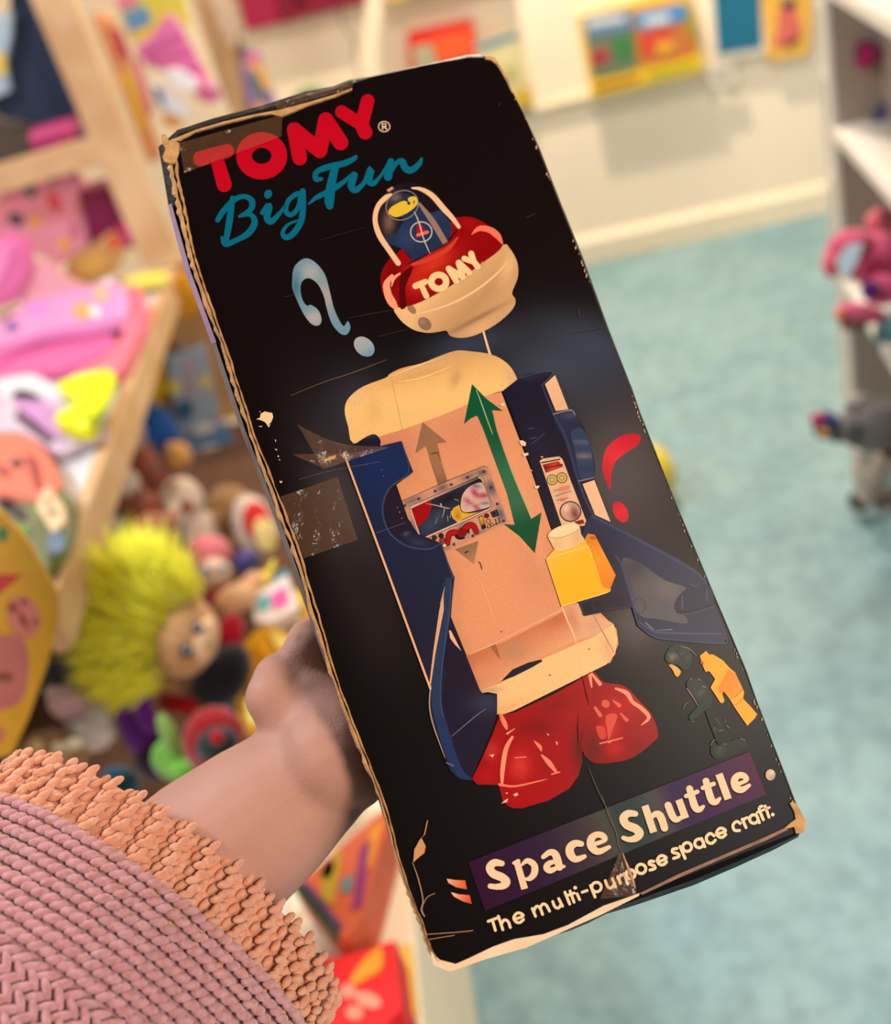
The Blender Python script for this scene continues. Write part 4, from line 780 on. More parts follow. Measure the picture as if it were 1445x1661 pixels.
# low table the heap of toys lies on
tb0 = onz(667, 1445, .50); tb1 = onz(686, 1661, .50)
tbo = np.array([tb0[0], tb0[1], 0]); wdt = 0.80
lt = thing('display_table', 'low white display table along the aisle, heaped with soft toys', 'table', tbo + DR * (-wdt / 2) + DA * .8)
tdir = unit((tb0 - tb1) * np.array([1, 1, 0])); trt = np.array([tdir[1], -tdir[0], 0]); TAX = np.array([trt, tdir, UP])
def tp(a, b, z): return tbo + trt * a + tdir * b + UP * z
CREAMB = mat('cream_board', (240, 222, 190), 0.45, var=0.05, scale=4)
MB().box(tp(-wdt / 2, .44, .485), (wdt, 2.34, .03), TAX, .003).build('table_top', CREAMB, lt)
MB().box(tp(-.012, .44, .30), (.02, 2.30, .34), TAX).build('front_board', CREAMB, lt)
for b in (-.68, 1.54):
    for a in (-.03, -wdt + .03): MB().box(tp(a, b, .235), (.045, .045, .47), TAX).build('leg', PINE, lt)
MB().box(tp(-.42, .90, .503), (.70, 1.30, .006), TAX).build('gap_shade_sheet', mat('gap_shade_brown', (112, 78, 56), .95, var=.3, scale=40), lt)  # added dark sheet, stands in for the shade between the heaped toys
MB().box(tp(-.40, 1.62, .48), (.78, .02, .86), TAX).build('back_board', mat('warm_ply', (186, 142, 92), 0.7, var=.15, scale=5), lt)
# pine frame at the far end of the shelf
fr = thing('pine_rack', 'tall pine post-and-rail frame standing behind the pink packets', 'frame', dp(-.25, LEN + .03, 0))
NF = -DA; PF = E2 + DA * .0
def onf(px, py, off=0): return hit(px, py, E2 + DA * off, DA)
def ztop(px, py): return onf(px, py)[2]
MB().box(dp(-.04, LEN + .03, 1.05), (.085, .045, 2.1), AX, .003).build('post', PINE, fr)
zr = (onf(90, 278)[2] + onf(100, 250)[2]) / 2
MB().box(dp(-.48, LEN + .03, zr), (.80, .04, .060), AX, .003).build('rail', PINE, fr)
MB().box(dp(-.48, LEN + .03, zr + .50), (.80, .04, .060), AX, .003).build('rail', PINE, fr)
MB().box(dp(-.92, LEN + .03, 1.05), (.085, .045, 2.1), AX, .003).build('post', PINE, fr)
MB().box(dp(-.48, LEN + .03, .86), (.80, .04, .05), AX).build('rail', PINE, fr)

def slab(name, label, cat, outline, p0, n, thick, rgb, parts=(), group=None, rough=.5, bev=.06, smooth=True, mt=None, base=None):
    """a packet, card or box: outline (photo pixels) laid on its own plane in the room, given real thickness; parts: (name, outline, rgb[, proud])"""
    n = unit(n); p0 = np.asarray(p0, float)
    if (CAMP - p0) @ n < 0: n = -n
    P = [hit(x, y, p0, n) for x, y in (catmull(outline, 3, True) if smooth else outline)]
    c = np.mean(P, axis=0); lo = min(p[2] for p in P) - abs(n[2]) * thick
    rt = thing(name, label, cat, (c[0], c[1], lo), group)
    MB().prism(P, -n * thick, bev).build(base or 'body', mt or cm(rgb, rough), rt)
    for k, q in enumerate(parts):
        pr = q[3] if len(q) > 3 else .0025
        Q = [hit(x, y, p0, n) + n * pr for x, y in (catmull(q[1], 3, True) if len(q[1]) > 4 else q[1])]
        MB().prism(Q, -n * (pr + .002)).build(q[0], cm(q[2], rough), rt)
    return rt
def oval(cx, cy, rx, ry=None, rot=0, n=10):
    ry = ry or rx; a = math.radians(rot)
    return [(cx + rx*math.cos(t)*math.cos(a) - ry*math.sin(t)*math.sin(a), cy + rx*math.cos(t)*math.sin(a) + ry*math.sin(t)*math.cos(a)) for t in [2*math.pi*i/n for i in range(n)]]
IR, IU, IV = R @ np.array([1., 0, 0]), R @ np.array([0, -1., 0]), R @ np.array([0, 0, 1.])
def plush(name, label, cat, parts, group=None, soft=True, floor=None):
    """soft toy: parts (name, px, py, depth, (rx, ry, rz) in pixels at that depth, rotation, rgb)"""
    C = [at(q[1], q[2], q[3]) for q in parts]; low = min(c[2] - max(q[4][:2]) * q[3] / F * .9 for c, q in zip(C, parts))
    m_ = np.mean(C, axis=0); rt = thing(name, label, cat, (m_[0], m_[1], low if floor is None else floor), group)
    for q in parts:
        nm, x, y, zc, r, rot, rgb = q[:7]; k = zc / F; a = math.radians(rot)
        ax = np.array([IR * math.cos(a) - IU * math.sin(a), IR * math.sin(a) + IU * math.cos(a), IV])
        pa = rt
        if nm in ('eye', 'nose', 'mouth', 'muzzle', 'beak', 'ear', 'eye_patch', 'valve', 'flower_centre', 'bobble'):
            hs = [c for c in rt.children if c.name.split('.')[0] in ('head', 'face', 'ball', 'flower', 'cap')]
            if hs: pa = hs[-1]
        pb_ = MB().ell(at(x, y, zc), (r[0]*k, r[1]*k, (r[2] if len(r) > 2 else min(r)) * k), ax, 18, 12).build(nm, fur(rgb) if soft else cm(rgb, .35), rt, smooth=True); pb_.parent = pa
    return rt
ZS = .915
top = UP
# --- packets lying on the white shelf
slab('pencil_case', 'flat hot pink zip pouch lying across the white shelf', 'pouch', [(-60,590),(0,562),(70,540),(165,522),(185,548),(150,576),(60,602),(0,612),(-60,640)], (0,0,.93), top, .028, (226,104,158), [('zip', [(-50,600),(60,560),(170,532),(172,538),(60,568),(-50,610)], (196,70,130))])
slab('pencil_case', 'lilac-pink patterned pouch lying above the hot pink pouch', 'pouch', [(-60,560),(0,520),(60,482),(150,462),(195,458),(205,500),(170,518),(60,536),(0,556),(-60,588)], (0,0,.962), top, .03, (232,150,204), [('motif', oval(135,505,18,14), (228,168,110)), ('motif', oval(60,500,16,10), (214,140,220)), ('motif', oval(165,478,12,9), (240,190,120)), ('motif', oval(20,530,12,8), (120,90,160)), ('charm', oval(155,508,7,7), (245,245,245), .006)])
slab('pencil_case', 'soft coral-pink pouch nearest the pine shelf edge', 'pouch', [(190,470),(222,462),(238,500),(222,545),(195,590),(160,612),(110,614),(165,580),(198,545),(210,505)], (0,0,.935), top, .03, (238,118,138), [('motif', oval(205,520,10,16,20), (244,150,150)), ('charm', oval(176,462,7,7), (250,250,250), .006)])
slab('folded_pouch', 'neon yellow folded pouch by the shelf edge', 'pouch', [(90,622),(158,598),(172,612),(150,650),(148,682),(120,690),(86,676),(128,650)], (0,0,.957), top, .03, (234,240,30), [('flap', [(168,606),(190,618),(174,660),(150,684),(152,650)], (214,226,16), .008), ('crease_shading', [(128,650),(150,648),(148,682),(140,684)], (190,200,20))])  # shade along the fold painted as a darker yellow patch
slab('clear_packet', 'crinkled clear packet with lilac stationery inside', 'packet', [(-40,648),(0,618),(60,612),(100,630),(135,660),(170,695),(130,714),(90,730),(40,702),(-40,690)], (0,0,.924), top, .02, (214,196,214), [('lilac_card', [(20,640),(60,640),(110,690),(100,715),(50,690)], (196,140,200)), ('white_card', [(0,605),(60,612),(100,640),(60,650),(0,640)], (236,232,238)), ('dark_strip', [(30,665),(90,712),(80,722),(24,680)], (96,70,90))], rough=.15)
slab('puppet_packet', 'salmon pink wrinkled finger puppet in a clear packet', 'toy', [(-40,712),(20,696),(52,708),(84,745),(94,785),(60,808),(0,800),(-40,800)], (0,0,.94), top, .035, (228,122,98), [('fold', [(40,735),(60,745),(70,790),(60,795)], (160,70,70)), ('eye', oval(28,752,10,7), (70,60,70)), ('fold', oval(5,765,14,6,30), (150,66,66))])
slab('leafy_packet', 'green jungle-print packet beside the paper price tag', 'packet', [(-40,800),(20,790),(80,782),(115,800),(110,850),(80,905),(40,930),(-40,900)], (0,0,.93), top, .03, (118,124,88), [('leaf', oval(60,812,26,12,20), (120,150,60)), ('leaf', oval(30,870,20,12,-30), (96,140,70)), ('dark_patch', oval(20,826,30,10,35), (46,44,60)), ('pink_patch', oval(15,818,10,6), (220,130,150)), ('blue_patch', oval(92,880,14,20,20), (120,140,160))], rough=.2)
slab('price_tag', 'small cream paper price tag at the shelf edge', 'tag', [(75,788),(104,822),(106,846),(86,864),(58,822)], (0,0,.955), top, .002, (232,196,150), [('pen_mark', [(74,812),(80,808),(84,816),(78,820)], (70,56,46), .001), ('pen_mark', [(78,830),(90,826),(92,832),(80,836)], (70,56,46), .001)], smooth=False, bev=0)
slab('yellow_strip', 'pale yellow pencil strip at the far end of the white shelf', 'packet', [(205,448),(262,438),(270,446),(262,456),(210,462)], (0,0,.925), top, .015, (226,214,90))
# --- packets standing on the shelf
pf = onz(120, 440, ZS); fac = unit((CAMP - pf) * np.array([1, 1, .25]))
slab('strawberry_bag', 'pink strawberry-print gift bag standing on the white shelf', 'bag', [(-30,345),(20,300),(68,272),(108,262),(148,300),(172,372),(150,396),(96,432),(40,400),(-10,430)], pf, fac, .06, (238,150,172), [('leaf', oval(82,286,12,9,40), (70,100,78)), ('leaf', oval(48,308,9,14,-30), (84,112,86)), ('leaf', oval(26,356,14,10,30), (52,64,70)), ('strawberry', oval(88,328,10,18,-25), (220,66,76)), ('dot', oval(57,360,11), (238,172,80)), ('dot', oval(104,396,11), (238,172,80)), ('dot', oval(132,332,8,10), (232,160,120)), ('fold', [(118,350),(130,380),(110,388)], (206,110,130))], smooth=False)
slab('pink_bottle', 'rounded pink plastic bottle at the left edge of the shelf', 'bottle', oval(12,440,42,62,20,12), pf - DA * .22 + UP * .02, fac, .08, (226,110,168), [('stripe', oval(-2,430,10,40,20), (246,150,200))], rough=.3, bev=.3)
slab('gold_packet', 'small clear packet of gold beads below the strawberry bag', 'packet', [(112,420),(150,398),(188,372),(205,400),(190,440),(150,462),(112,470)], pf - DA * .05 - UP * .01, fac, .03, (206,158,98), [('beads', oval(150,428,22,16,-30), (224,176,90)), ('sticker', oval(185,392,10,14), (214,90,70))], rough=.2)
slab('pink_packet', 'pale pink foil packet leaning left of the gold packet', 'packet', [(30,440),(80,425),(112,452),(150,470),(120,490),(60,500),(20,480)], pf - DA * .20 - UP * .03, fac, .03, (236,160,176))
# --- behind the pine frame
bk = E2 + DA * .30
def bkp(o): return E2 + DA * o
slab('navy_poster', 'dark navy fabric banner hanging behind the pine frame', 'banner', [(20,-60),(60,-60),(62,0),(98,95),(128,170),(150,215),(60,205),(0,190),(-20,170),(12,60)], bkp(.25), -DA, .02, (28,46,74), smooth=False)
slab('magenta_box', 'magenta box on the frame rail under the navy banner', 'box', [(46,215),(112,198),(118,222),(120,262),(58,270)], bkp(.08), -DA, .10, (176,44,104), [('lid', [(46,215),(112,198),(116,212),(50,230)], (226,92,150))], smooth=False, bev=.03)
slab('maroon_box', 'maroon box with a bright pink corner below the frame rail', 'box', [(128,312),(190,296),(236,396),(150,420)], bkp(.12), -DA, .12, (116,14,66), [('label', [(192,360),(222,352),(232,392),(202,398)], (214,24,140))], smooth=False, bev=.02)
slab('purple_box', 'dark purple box right of the magenta box', 'box', [(112,205),(150,225),(160,245),(120,262)], bkp(.12), -DA, .08, (96,20,84), smooth=False, bev=.02)
slab('blue_packet', 'pale blue packet left of the navy banner', 'packet', [(-30,30),(18,20),(16,60),(6,110),(14,150),(-30,170)], bkp(.2), -DA, .04, (170,196,212), [('yellow_band', [(-30,90),(8,84),(10,120),(-30,130)], (230,204,90))], smooth=False)
slab('grey_box', 'brownish grey carton behind the rail at the left edge', 'box', [(-40,190),(60,205),(55,270),(-40,290)], bkp(.32), -DA, .12, (92,82,72), smooth=False, bev=.02)
# --- hanging packets beyond the post, towards the back wall
b2 = at(250, 90, 2.95); nb = unit(CAMP - b2) * np.array([1, 1, .2])
slab('striped_packet', 'pink striped packet hanging beyond the pine post', 'packet', [(218,80),(245,60),(275,20),(292,40),(318,88),(345,140),(318,156),(285,118),(240,108)], b2, nb, .03, (226,116,178), [('stripe', [(228,84),(296,54),(300,62),(232,92)], (206,84,156)), ('stripe', [(236,98),(312,78),(316,88),(250,104)], (210,90,160)), ('stripe', [(290,112),(328,104),(332,114),(298,124)], (206,84,156))], smooth=False)
slab('yellow_card', 'yellow-green card with a blue picture above the striped packet', 'card', [(190,-40),(290,-40),(312,48),(275,20),(245,60),(215,72),(196,30)], b2 + DA * .05, nb, .02, (214,200,70), [('blue_picture', [(198,20),(236,8),(248,36),(210,54)], (92,146,186)), ('pink_picture', [(186,0),(220,-8),(226,6),(192,14)], (226,96,160))], smooth=False)
slab('orange_doll_packet', 'orange and red doll packet hanging close to the pine post', 'packet', [(150,30),(178,24),(200,70),(225,140),(250,215),(262,250),(240,262),(216,200),(186,120)], b2 - DR * .02, nb, .04, (226,150,92), [('red_figure', [(174,42),(196,50),(214,96),(190,90)], (200,60,76)), ('yellow_figure', [(196,120),(212,116),(238,200),(226,214)], (232,178,50)), ('gold_charm', oval(190,130,7), (250,200,110)), ('pink_figure', [(214,96),(226,92),(250,180),(240,190)], (226,130,140))])
slab('cracker_packet', 'white and blue paper cracker hanging below the striped packet', 'packet', [(246,138),(262,140),(306,176),(300,192),(270,184),(250,158)], b2 - DA * .05, nb, .04, (226,226,240), [('blue_end', [(248,140),(262,146),(268,178),(256,164)], (52,96,150))])
slab('cracker_packet', 'plain white paper cracker beside the pink striped packet', 'packet', [(268,118),(290,112),(320,130),(322,144),(300,148),(276,136)], b2 - DA * .06, nb, .04, (240,238,244))
slab('magenta_bauble_packet', 'magenta bauble packet under the striped packet', 'packet', oval(340,152,20,16), b2 - DA * .04, nb, .05, (206,92,140), [('bow', oval(346,138,8), (240,200,210))])
slab('amber_packet', 'small amber sweet packet low beside the box corner', 'packet', oval(280,196,18,12,20), b2 - DA * .05, nb, .04, (220,150,70))
po = at(374, 100, 3.44)
fr2 = thing('pine_stand', 'thin pine post standing further back beside the rainbow toy', 'frame', (po[0], po[1], 0))
MB().box((po[0], po[1], 1.2), (.11, .05, 2.4), AX, .003).build('post', PINE, fr2); MB().box((po[0] + .052, po[1] - .02, 1.2), (.02, .03, 2.4), AX).build('edge_strip', mat('dark_edge', (120, 96, 76), .6), fr2)
MB().box((po[0], po[1] + .3, .06), (.12, .6, .12), AX).build('foot', PINE, fr2)
rb = at(412, 130, 3.42)
slab('rainbow_packet', 'purple and orange rainbow toy packet hanging by the back post', 'packet', [(390,95),(402,78),(420,84),(428,110),(444,150),(448,185),(430,200),(404,170),(394,130)], rb, unit(CAMP - rb), .05, (150,120,180), [('orange_band', [(396,104),(420,100),(440,140),(430,146),(414,116)], (232,170,80)), ('green_band', [(400,122),(414,120),(434,158),(424,166)], (84,118,104)), ('hook', [(388,70),(402,72),(406,84),(400,88)], (150,140,130)), ('pink_head', oval(410,92,9), (216,100,150)), ('orange_foot', oval(424,176,14,9,20), (236,160,110))])
slab('clear_hanger', 'silvery clear packet hanging on the back post', 'packet', [(340,-20),(366,0),(380,40),(384,80),(366,60),(350,30)], at(362, 30, 3.2), nb, .02, (216,190,168), rough=.15)
_h = [o for o in SC.objects if o.name.startswith('rainbow_packet')][0]; _t = hit(404, 82, rb, unit(CAMP - rb))
MB().tube([_t, _t * .5 + np.array([po[0] + .05, po[1], _t[2] + .02]) * .5, (po[0] + .03, po[1], _t[2] + .02)], .004, 6).build('hook', cm((150,140,130), .3), _h)
# --- heap of toys on the low table
def zp(px, py, h): return depth(onz(px, py, h))
HEAP = 'heaped soft toys'
# yellow bag of the foreground, hanging at the shelf end
yb = at(40, 1020, .98); ybn = unit((CAMP - yb) * np.array([1, 1, .6]))
slab('gift_bag', 'yellow gift bag with a pink cartoon bear, standing at the left edge', 'bag', [(-80,800),(0,822),(45,870),(98,960),(100,1000),(80,1080),(48,1170),(20,1232),(-80,1260)], yb, ybn, .10, (222,166,28), [('bear_head', oval(38,1000,26,34,-20), (214,122,110)), ('bear_ear', oval(20,985,9), (206,104,96)), ('eye', oval(38,976,5), (70,80,60)), ('eye', oval(56,1008,5), (70,80,60)), ('smile', [(28,985),(34,1010),(48,1024),(42,1004)], (150,40,50)), ('bear_body', [(-60,1040),(20,1030),(44,1050),(44,1110),(20,1146),(-60,1150)], (196,108,104)), ('belly_patch', oval(8,1098,14,9), (220,150,40)), ('red_flag', [(-60,930),(36,932),(0,962),(-60,990)], (196,48,44)), ('green_dot', oval(4,866,9,12), (70,130,70)), ('paw', oval(-4,1190,12,14), (206,120,100))], smooth=False, bev=.05)
# doll with yellow hair
zd = zp(290, 1060, .72)
doll = plush('troll_doll', 'doll with wild neon yellow hair and a bare tan face', 'doll', [
    ('head', 300, 1035, zd, (52, 66, 55), 15, (224,168,112)), ('ear', 272, 1118, zd + .01, (22, 12, 12), 10, (214,160,108)), ('muzzle', 334, 1040, zd - .03, (20, 40, 22), 12, (236,188,140)),
    ('body', 360, 1100, zd + .03, (42, 62, 45), 35, (20,16,22)), ('leg', 320, 1150, zd + .02, (34, 20, 22), 25, (24,18,26)),
    ('collar', 290, 1142, zd + .0, (36, 17, 20), 8, (172,10,16)), ('sleeve', 372, 1030, zd + .05, (24, 36, 22), 15, (178,14,40))], HEAP)
for q in (((316, 1019, 9, 10)), ((298, 1056, 10, 11))):
    MB().ell(at(q[0] + 4, q[1], zd - .046), (q[2]*zd/F, q[3]*zd/F, .004), np.array([IR, IU, IV]), 12, 8).build('eye', cm((40,42,66), .2), doll, smooth=True)
    MB().ell(at(q[0] + 6, q[1] - 2, zd - .051), (3*zd/F, 3*zd/F, .002), np.array([IR, IU, IV]), 8, 6).build('eye_glint', cm((230,230,235), .2), doll, smooth=True)
hair = MB(); random.seed(5); k = zd / F
hair.ell(at(246, 1018, zd + .012), (58*k, 84*k, 56*k), np.array([IR, IU, IV]), 16, 12)
ROOT = [(330, 958), (308, 968), (286, 992), (268, 1024), (258, 1060), (254, 1092), (262, 1110)]; DIRS = [(-.62, -.78), (-.70, -.71), (-.86, -.50), (-.98, -.15), (-.97, .22), (-.85, .52), (-.7, .7)]; LENS = [110, 150, 178, 150, 130, 110, 60]
for i in range(2600):
    u = random.random() * 5.999; j = int(u); f = u - j
    s0 = np.array(ROOT[j]) * (1 - f) + np.array(ROOT[j+1]) * f + np.array([random.gauss(0, 7), random.gauss(0, 7)]) - np.array([random.random() * 40, random.random() * 6])
    e = unit(np.array(DIRS[j]) * (1 - f) + np.array(DIRS[j+1]) * f + np.array([random.gauss(0, .12), random.gauss(0, .12)]))
    L = (LENS[j] * (1 - f) + LENS[j+1] * f) * random.uniform(.45, 1.0); pn = np.array([-e[1], e[0]]); bend = random.gauss(8, 10)
    dz = random.uniform(-.055, .05); w_ = random.uniform(.8, 2.0)
    hair.tube([at(*s0, zd + dz * .6), at(*(s0 + e * L * .4 - pn * bend * .2), zd + dz), at(*(s0 + e * L * .75 + pn * bend * .3), zd + dz * 1.1), at(*(s0 + e * L + pn * bend), zd + dz)], [w_*k*1.3, w_*k*1.5, w_*k*1.0, w_*k*.2], 4)
hm = mat('neon_hair', (255,252,50), .6, rgb2=(255,244,30), scale=40, sheen=.3); ho = hair.build('hair', hm, doll, smooth=True); ho['kind'] = 'stuff'
def z7(x, y, h=.66): return zp(x, y, h)
def heap(name, label, cat, parts, h=.66, **kw):
    q = []
    zc = z7(parts[0][1], parts[0][2], h)
    for p in parts: q.append((p[0], p[1], p[2], zc + p[3], p[4], p[5], p[6]))
    return plush(name, label, cat, q, HEAP, **kw)
heap('plush_dog', 'brown and white soft dog lying against the shelf edge', 'soft toy', [('head', 196, 800, 0, (40, 34, 36), 10, (150,84,62)), ('muzzle', 200, 782, -.05, (26, 24, 22), 0, (222,206,188)), ('ear', 172, 776, -.02, (16, 20, 12), 20, (40,34,36)), ('paw', 176, 848, -.05, (30, 16, 20), 20, (226,208,188)), ('body', 240, 838, .03, (46, 40, 40), 0, (146,80,60))])
heap('plush_bear', 'reddish brown soft bear behind the white-snouted toy', 'soft toy', [('head', 232, 756, 0, (26, 32, 26), 0, (150,82,60)), ('ear', 240, 730, .01, (10, 12, 8), 0, (120,62,46)), ('body', 250, 790, .03, (36, 36, 30), 0, (128,66,48))], .62)
heap('plush_sheep', 'off-white woolly soft toy beside the blue hood', 'soft toy', [('body', 200, 724, 0, (38, 40, 36), 0, (206,186,160)), ('head', 216, 700, -.02, (20, 18, 18), 0, (214,196,172))], .62)
heap('hooded_toy', 'royal blue hooded soft toy near the hanging cards', 'soft toy', [('body', 246, 700, 0, (42, 44, 36), 25, (34,86,156)), ('hood', 232, 668, .02, (30, 24, 26), 20, (40,92,164)), ('arm', 276, 712, -.02, (22, 14, 14), -40, (24,74,146))], .60)
heap('orange_toy', 'small orange-brown soft toy right of the blue hood', 'soft toy', [('body', 288, 742, 0, (24, 26, 22), 0, (206,146,78)), ('head', 280, 728, -.02, (12, 12, 12), 0, (214,160,90))], .60)
heap('plush_cow', 'white soft toy with an open red-brown mouth', 'soft toy', [('head', 296, 812, 0, (34, 40, 32), -15, (222,196,174)), ('mouth', 303, 822, -.045, (11, 9, 8), 0, (140,40,26)), ('muzzle', 284, 832, -.03, (16, 24, 16), -20, (232,214,196)), ('eye', 280, 788, -.045, (7, 9, 6), 20, (150,104,60)), ('body', 322, 866, .02, (36, 44, 34), -15, (218,196,180))])
heap('plush_pig', 'dusty pink soft toy wedged between the brown and white toys', 'soft toy', [('body', 246, 866, 0, (40, 34, 32), -30, (204,126,98)), ('arm', 262, 850, -.03, (38, 12, 12), -35, (216,148,112))], .64)
heap('beige_toy', 'tan soft toy beside the box edge behind the red-faced toy', 'soft toy', [('body', 372, 826, 0, (38, 40, 34), 0, (176,132,88)), ('arm', 352, 850, -.03, (16, 30, 16), 20, (186,142,98))], .60)
heap('clown_toy', 'white round toy with a red and yellow face beside the box', 'soft toy', [('rim', 412, 852, 0, (36, 52, 26), -20, (228,206,186)), ('red_face', 418, 848, -.03, (24, 36, 18), -15, (206,40,32)), ('yellow_face', 430, 868, -.05, (18, 30, 14), -15, (226,196,120))], .66)
heap('doll_pink_hair', 'doll with a pink cap of hair and pale blue eyes', 'doll', [('hair', 338, 898, 0, (38, 32, 30), 0, (226,120,124)), ('face', 348, 928, -.03, (28, 24, 22), 0, (226,186,160)), ('eye', 360, 922, -.055, (6, 6, 4), 0, (70,140,150)), ('eye', 336, 926, -.055, (6, 6, 4), 0, (70,140,150)), ('body', 352, 962, .01, (26, 24, 22), 0, (206,80,100))], .70)
heap('teal_ball_toy', 'dark blue and purple ball toy between the doll and the box', 'ball', [('ball', 400, 912, 0, (22, 22, 22), 0, (44,52,104)), ('patch', 398, 902, -.015, (12, 8, 12), 0, (90,50,130))], .68, soft=False)
heap('star_toy', 'yellow star-shaped toy under the ball toy', 'toy', [('body', 430, 940, 0, (16, 14, 10), 20, (232,196,50)), ('arm', 440, 922, 0, (6, 16, 6), 20, (236,206,70)), ('arm', 416, 952, 0, (14, 6, 6), -30, (226,190,40)), ('arm', 446, 952, 0, (14, 6, 6), 30, (226,190,40))], .70, soft=False)
heap('teal_toy', 'small teal toy beside the yellow star', 'toy', [('body', 456, 944, 0, (17, 14, 14), 0, (60,130,136)), ('head', 462, 932, -.01, (9, 9, 9), 0, (70,146,150))], .70)
heap('bear_arm_toy', 'peach soft bear lying above the gold foil bag', 'soft toy', [('paw', 382, 972, 0, (36, 24, 24), -20, (226,172,124)), ('body', 404, 962, .03, (26, 26, 24), 0, (216,158,112)), ('head', 412, 940, .03, (16, 14, 14), 0, (222,166,120))], .72)
heap('red_apple_toy', 'red soft beret toy with a black top and red bobble', 'soft toy', [('body', 348, 1200, 0, (52, 56, 46), 0, (160,22,28)), ('cap', 352, 1208, -.035, (36, 30, 26), -20, (44,52,54)), ('bobble', 352, 1196, -.065, (12, 12, 12), 0, (190,10,24))], .70)
heap('purple_bird', 'purple feathered soft toy below the yellow hair', 'soft toy', [('body', 222, 1170, 0, (34, 62, 30), -20, (96,30,136)), ('wing', 232, 1150, -.03, (16, 44, 14), -22, (116,34,160)), ('tail', 258, 1228, .0, (40, 40, 26), -40, (46,20,66))], .66)
heap('green_frog', 'lime green soft frog squashed under the purple toy', 'soft toy', [('body', 284, 1232, 0, (40, 34, 30), 30, (126,186,72)), ('leg', 274, 1190, -.02, (14, 36, 14), -25, (140,176,84)), ('head', 296, 1250, -.02, (26, 18, 20), 20, (120,190,66))], .66)
heap('white_rabbit', 'white and pink soft rabbit left of the purple toy', 'soft toy', [('body', 150, 1168, 0, (44, 52, 40), 0, (226,212,206)), ('head', 116, 1142, -.02, (40, 30, 30), 20, (226,182,186)), ('ear', 92, 1128, -.02, (22, 12, 12), 30, (230,196,200)), ('nose', 130, 1176, -.05, (16, 14, 12), 0, (200,190,190))], .66)
heap('beige_rabbit', 'tan soft toy with a string tie at the bottom of the heap', 'soft toy', [('body', 86, 1228, 0, (56, 46, 44), 0, (180,136,92)), ('bow', 122, 1206, -.05, (16, 10, 10), 0, (226,206,176)), ('bow', 98, 1212, -.05, (14, 9, 10), 20, (214,190,156)), ('tail', 60, 1208, -.03, (12, 10, 10), 0, (236,196,130))], .66)
heap('teal_hat_toy', 'dark teal knitted toy next to the peach cuff', 'soft toy', [('body', 196, 1274, 0, (32, 32, 26), 0, (24,66,80)), ('cap', 186, 1254, -.02, (20, 12, 16), 0, (30,80,94))], .66)
heap('navy_toy', 'dark blue-grey soft toy left of the yellow hair', 'soft toy', [('body', 112, 1090, 0, (40, 34, 30), 0, (60,70,88)), ('head', 136, 1066, -.02, (20, 18, 18), 0, (86,98,96))], .62)
heap('blue_white_toy', 'pale blue striped soft toy behind the yellow hair', 'soft toy', [('body', 118, 1020, 0, (34, 30, 28), 30, (160,180,206)), ('stripe', 124, 1006, -.03, (24, 6, 12), 30, (110,140,186))], .62)
heap('berry_toy', 'round raspberry red toy under the green packet', 'ball', [('ball', 118, 962, 0, (20, 22, 20), 0, (156,40,72)), ('stalk', 124, 940, -.01, (4, 10, 4), 20, (60,90,50))], .64, soft=False)
zg = z7(150, 930, .66)
slab('green_packet', 'green and red printed packet below the shelf edge', 'packet', [(140,852),(168,862),(200,890),(190,915),(150,940),(120,948),(128,900)], onz(150, 910, .68), (.2, -.6, .8), .04, (66,110,58), [('pink_print', oval(148,905,14,10,30), (214,130,120)), ('silver_print', oval(170,920,12,9), (210,206,206)), ('dark_print', oval(130,920,10,14), (20,84,48))], HEAP)
zf = onz(430, 1060, .66)
slab('foil_bag', 'crumpled shiny gold foil bag beside the hand', 'bag', [(395,1040),(430,1010),(480,1030),(512,1042),(505,1075),(470,1085),(440,1130),(436,1180),(412,1200),(386,1170),(380,1110),(388,1070)], zf, (.2, -.5, .8), .08, (226,164,28), [('crease_shading', [(398,1060),(420,1050),(430,1100),(410,1130)], (196,120,10), .012), ('crease_shading', [(440,1030),(500,1048),(490,1064),(450,1054)], (246,214,110), .014), ('crease_shading', [(400,1140),(420,1130),(424,1170),(408,1180)], (250,230,130), .012), ('crease_shading', [(430,1060),(448,1066),(436,1110)], (210,140,14), .014)], HEAP, rough=.18)  # glints and shade of the crumpled foil painted as lighter and darker patches
slab('foil_bag', 'yellow foil packet on the bare table end below the gold one', 'bag', [(470,965),(492,955),(510,990),(505,1020),(486,1015)], onz(490, 990, .64), (.2, -.5, .8), .05, (226,176,20), [('crease_shading', [(478,970),(490,966),(500,1000)], (246,206,80), .01)], HEAP, rough=.2)  # glint on the foil painted as a lighter patch
slab('picture_box', 'small white box with a pink and teal picture, tilted in the heap', 'box', [(408,968),(466,930),(486,985),(440,1012),(412,1010)], onz(450, 975, .70), (.3, -.5, .8), .05, (232,214,200), [('pink_picture', [(438,966),(462,950),(470,976),(446,992)], (226,90,150)), ('teal_picture', [(416,974),(436,962),(440,984),(420,994)], (100,170,170))], HEAP, smooth=False, bev=.04)
slab('orange_sweet', 'orange wrapped sweet beside the wrist', 'toy', oval(412,1222,22,22), onz(412, 1222, .62), (.2, -.5, .8), .05, (222,112,40), [('glint', oval(404,1216,7,5), (246,170,110))], HEAP, bev=.3)
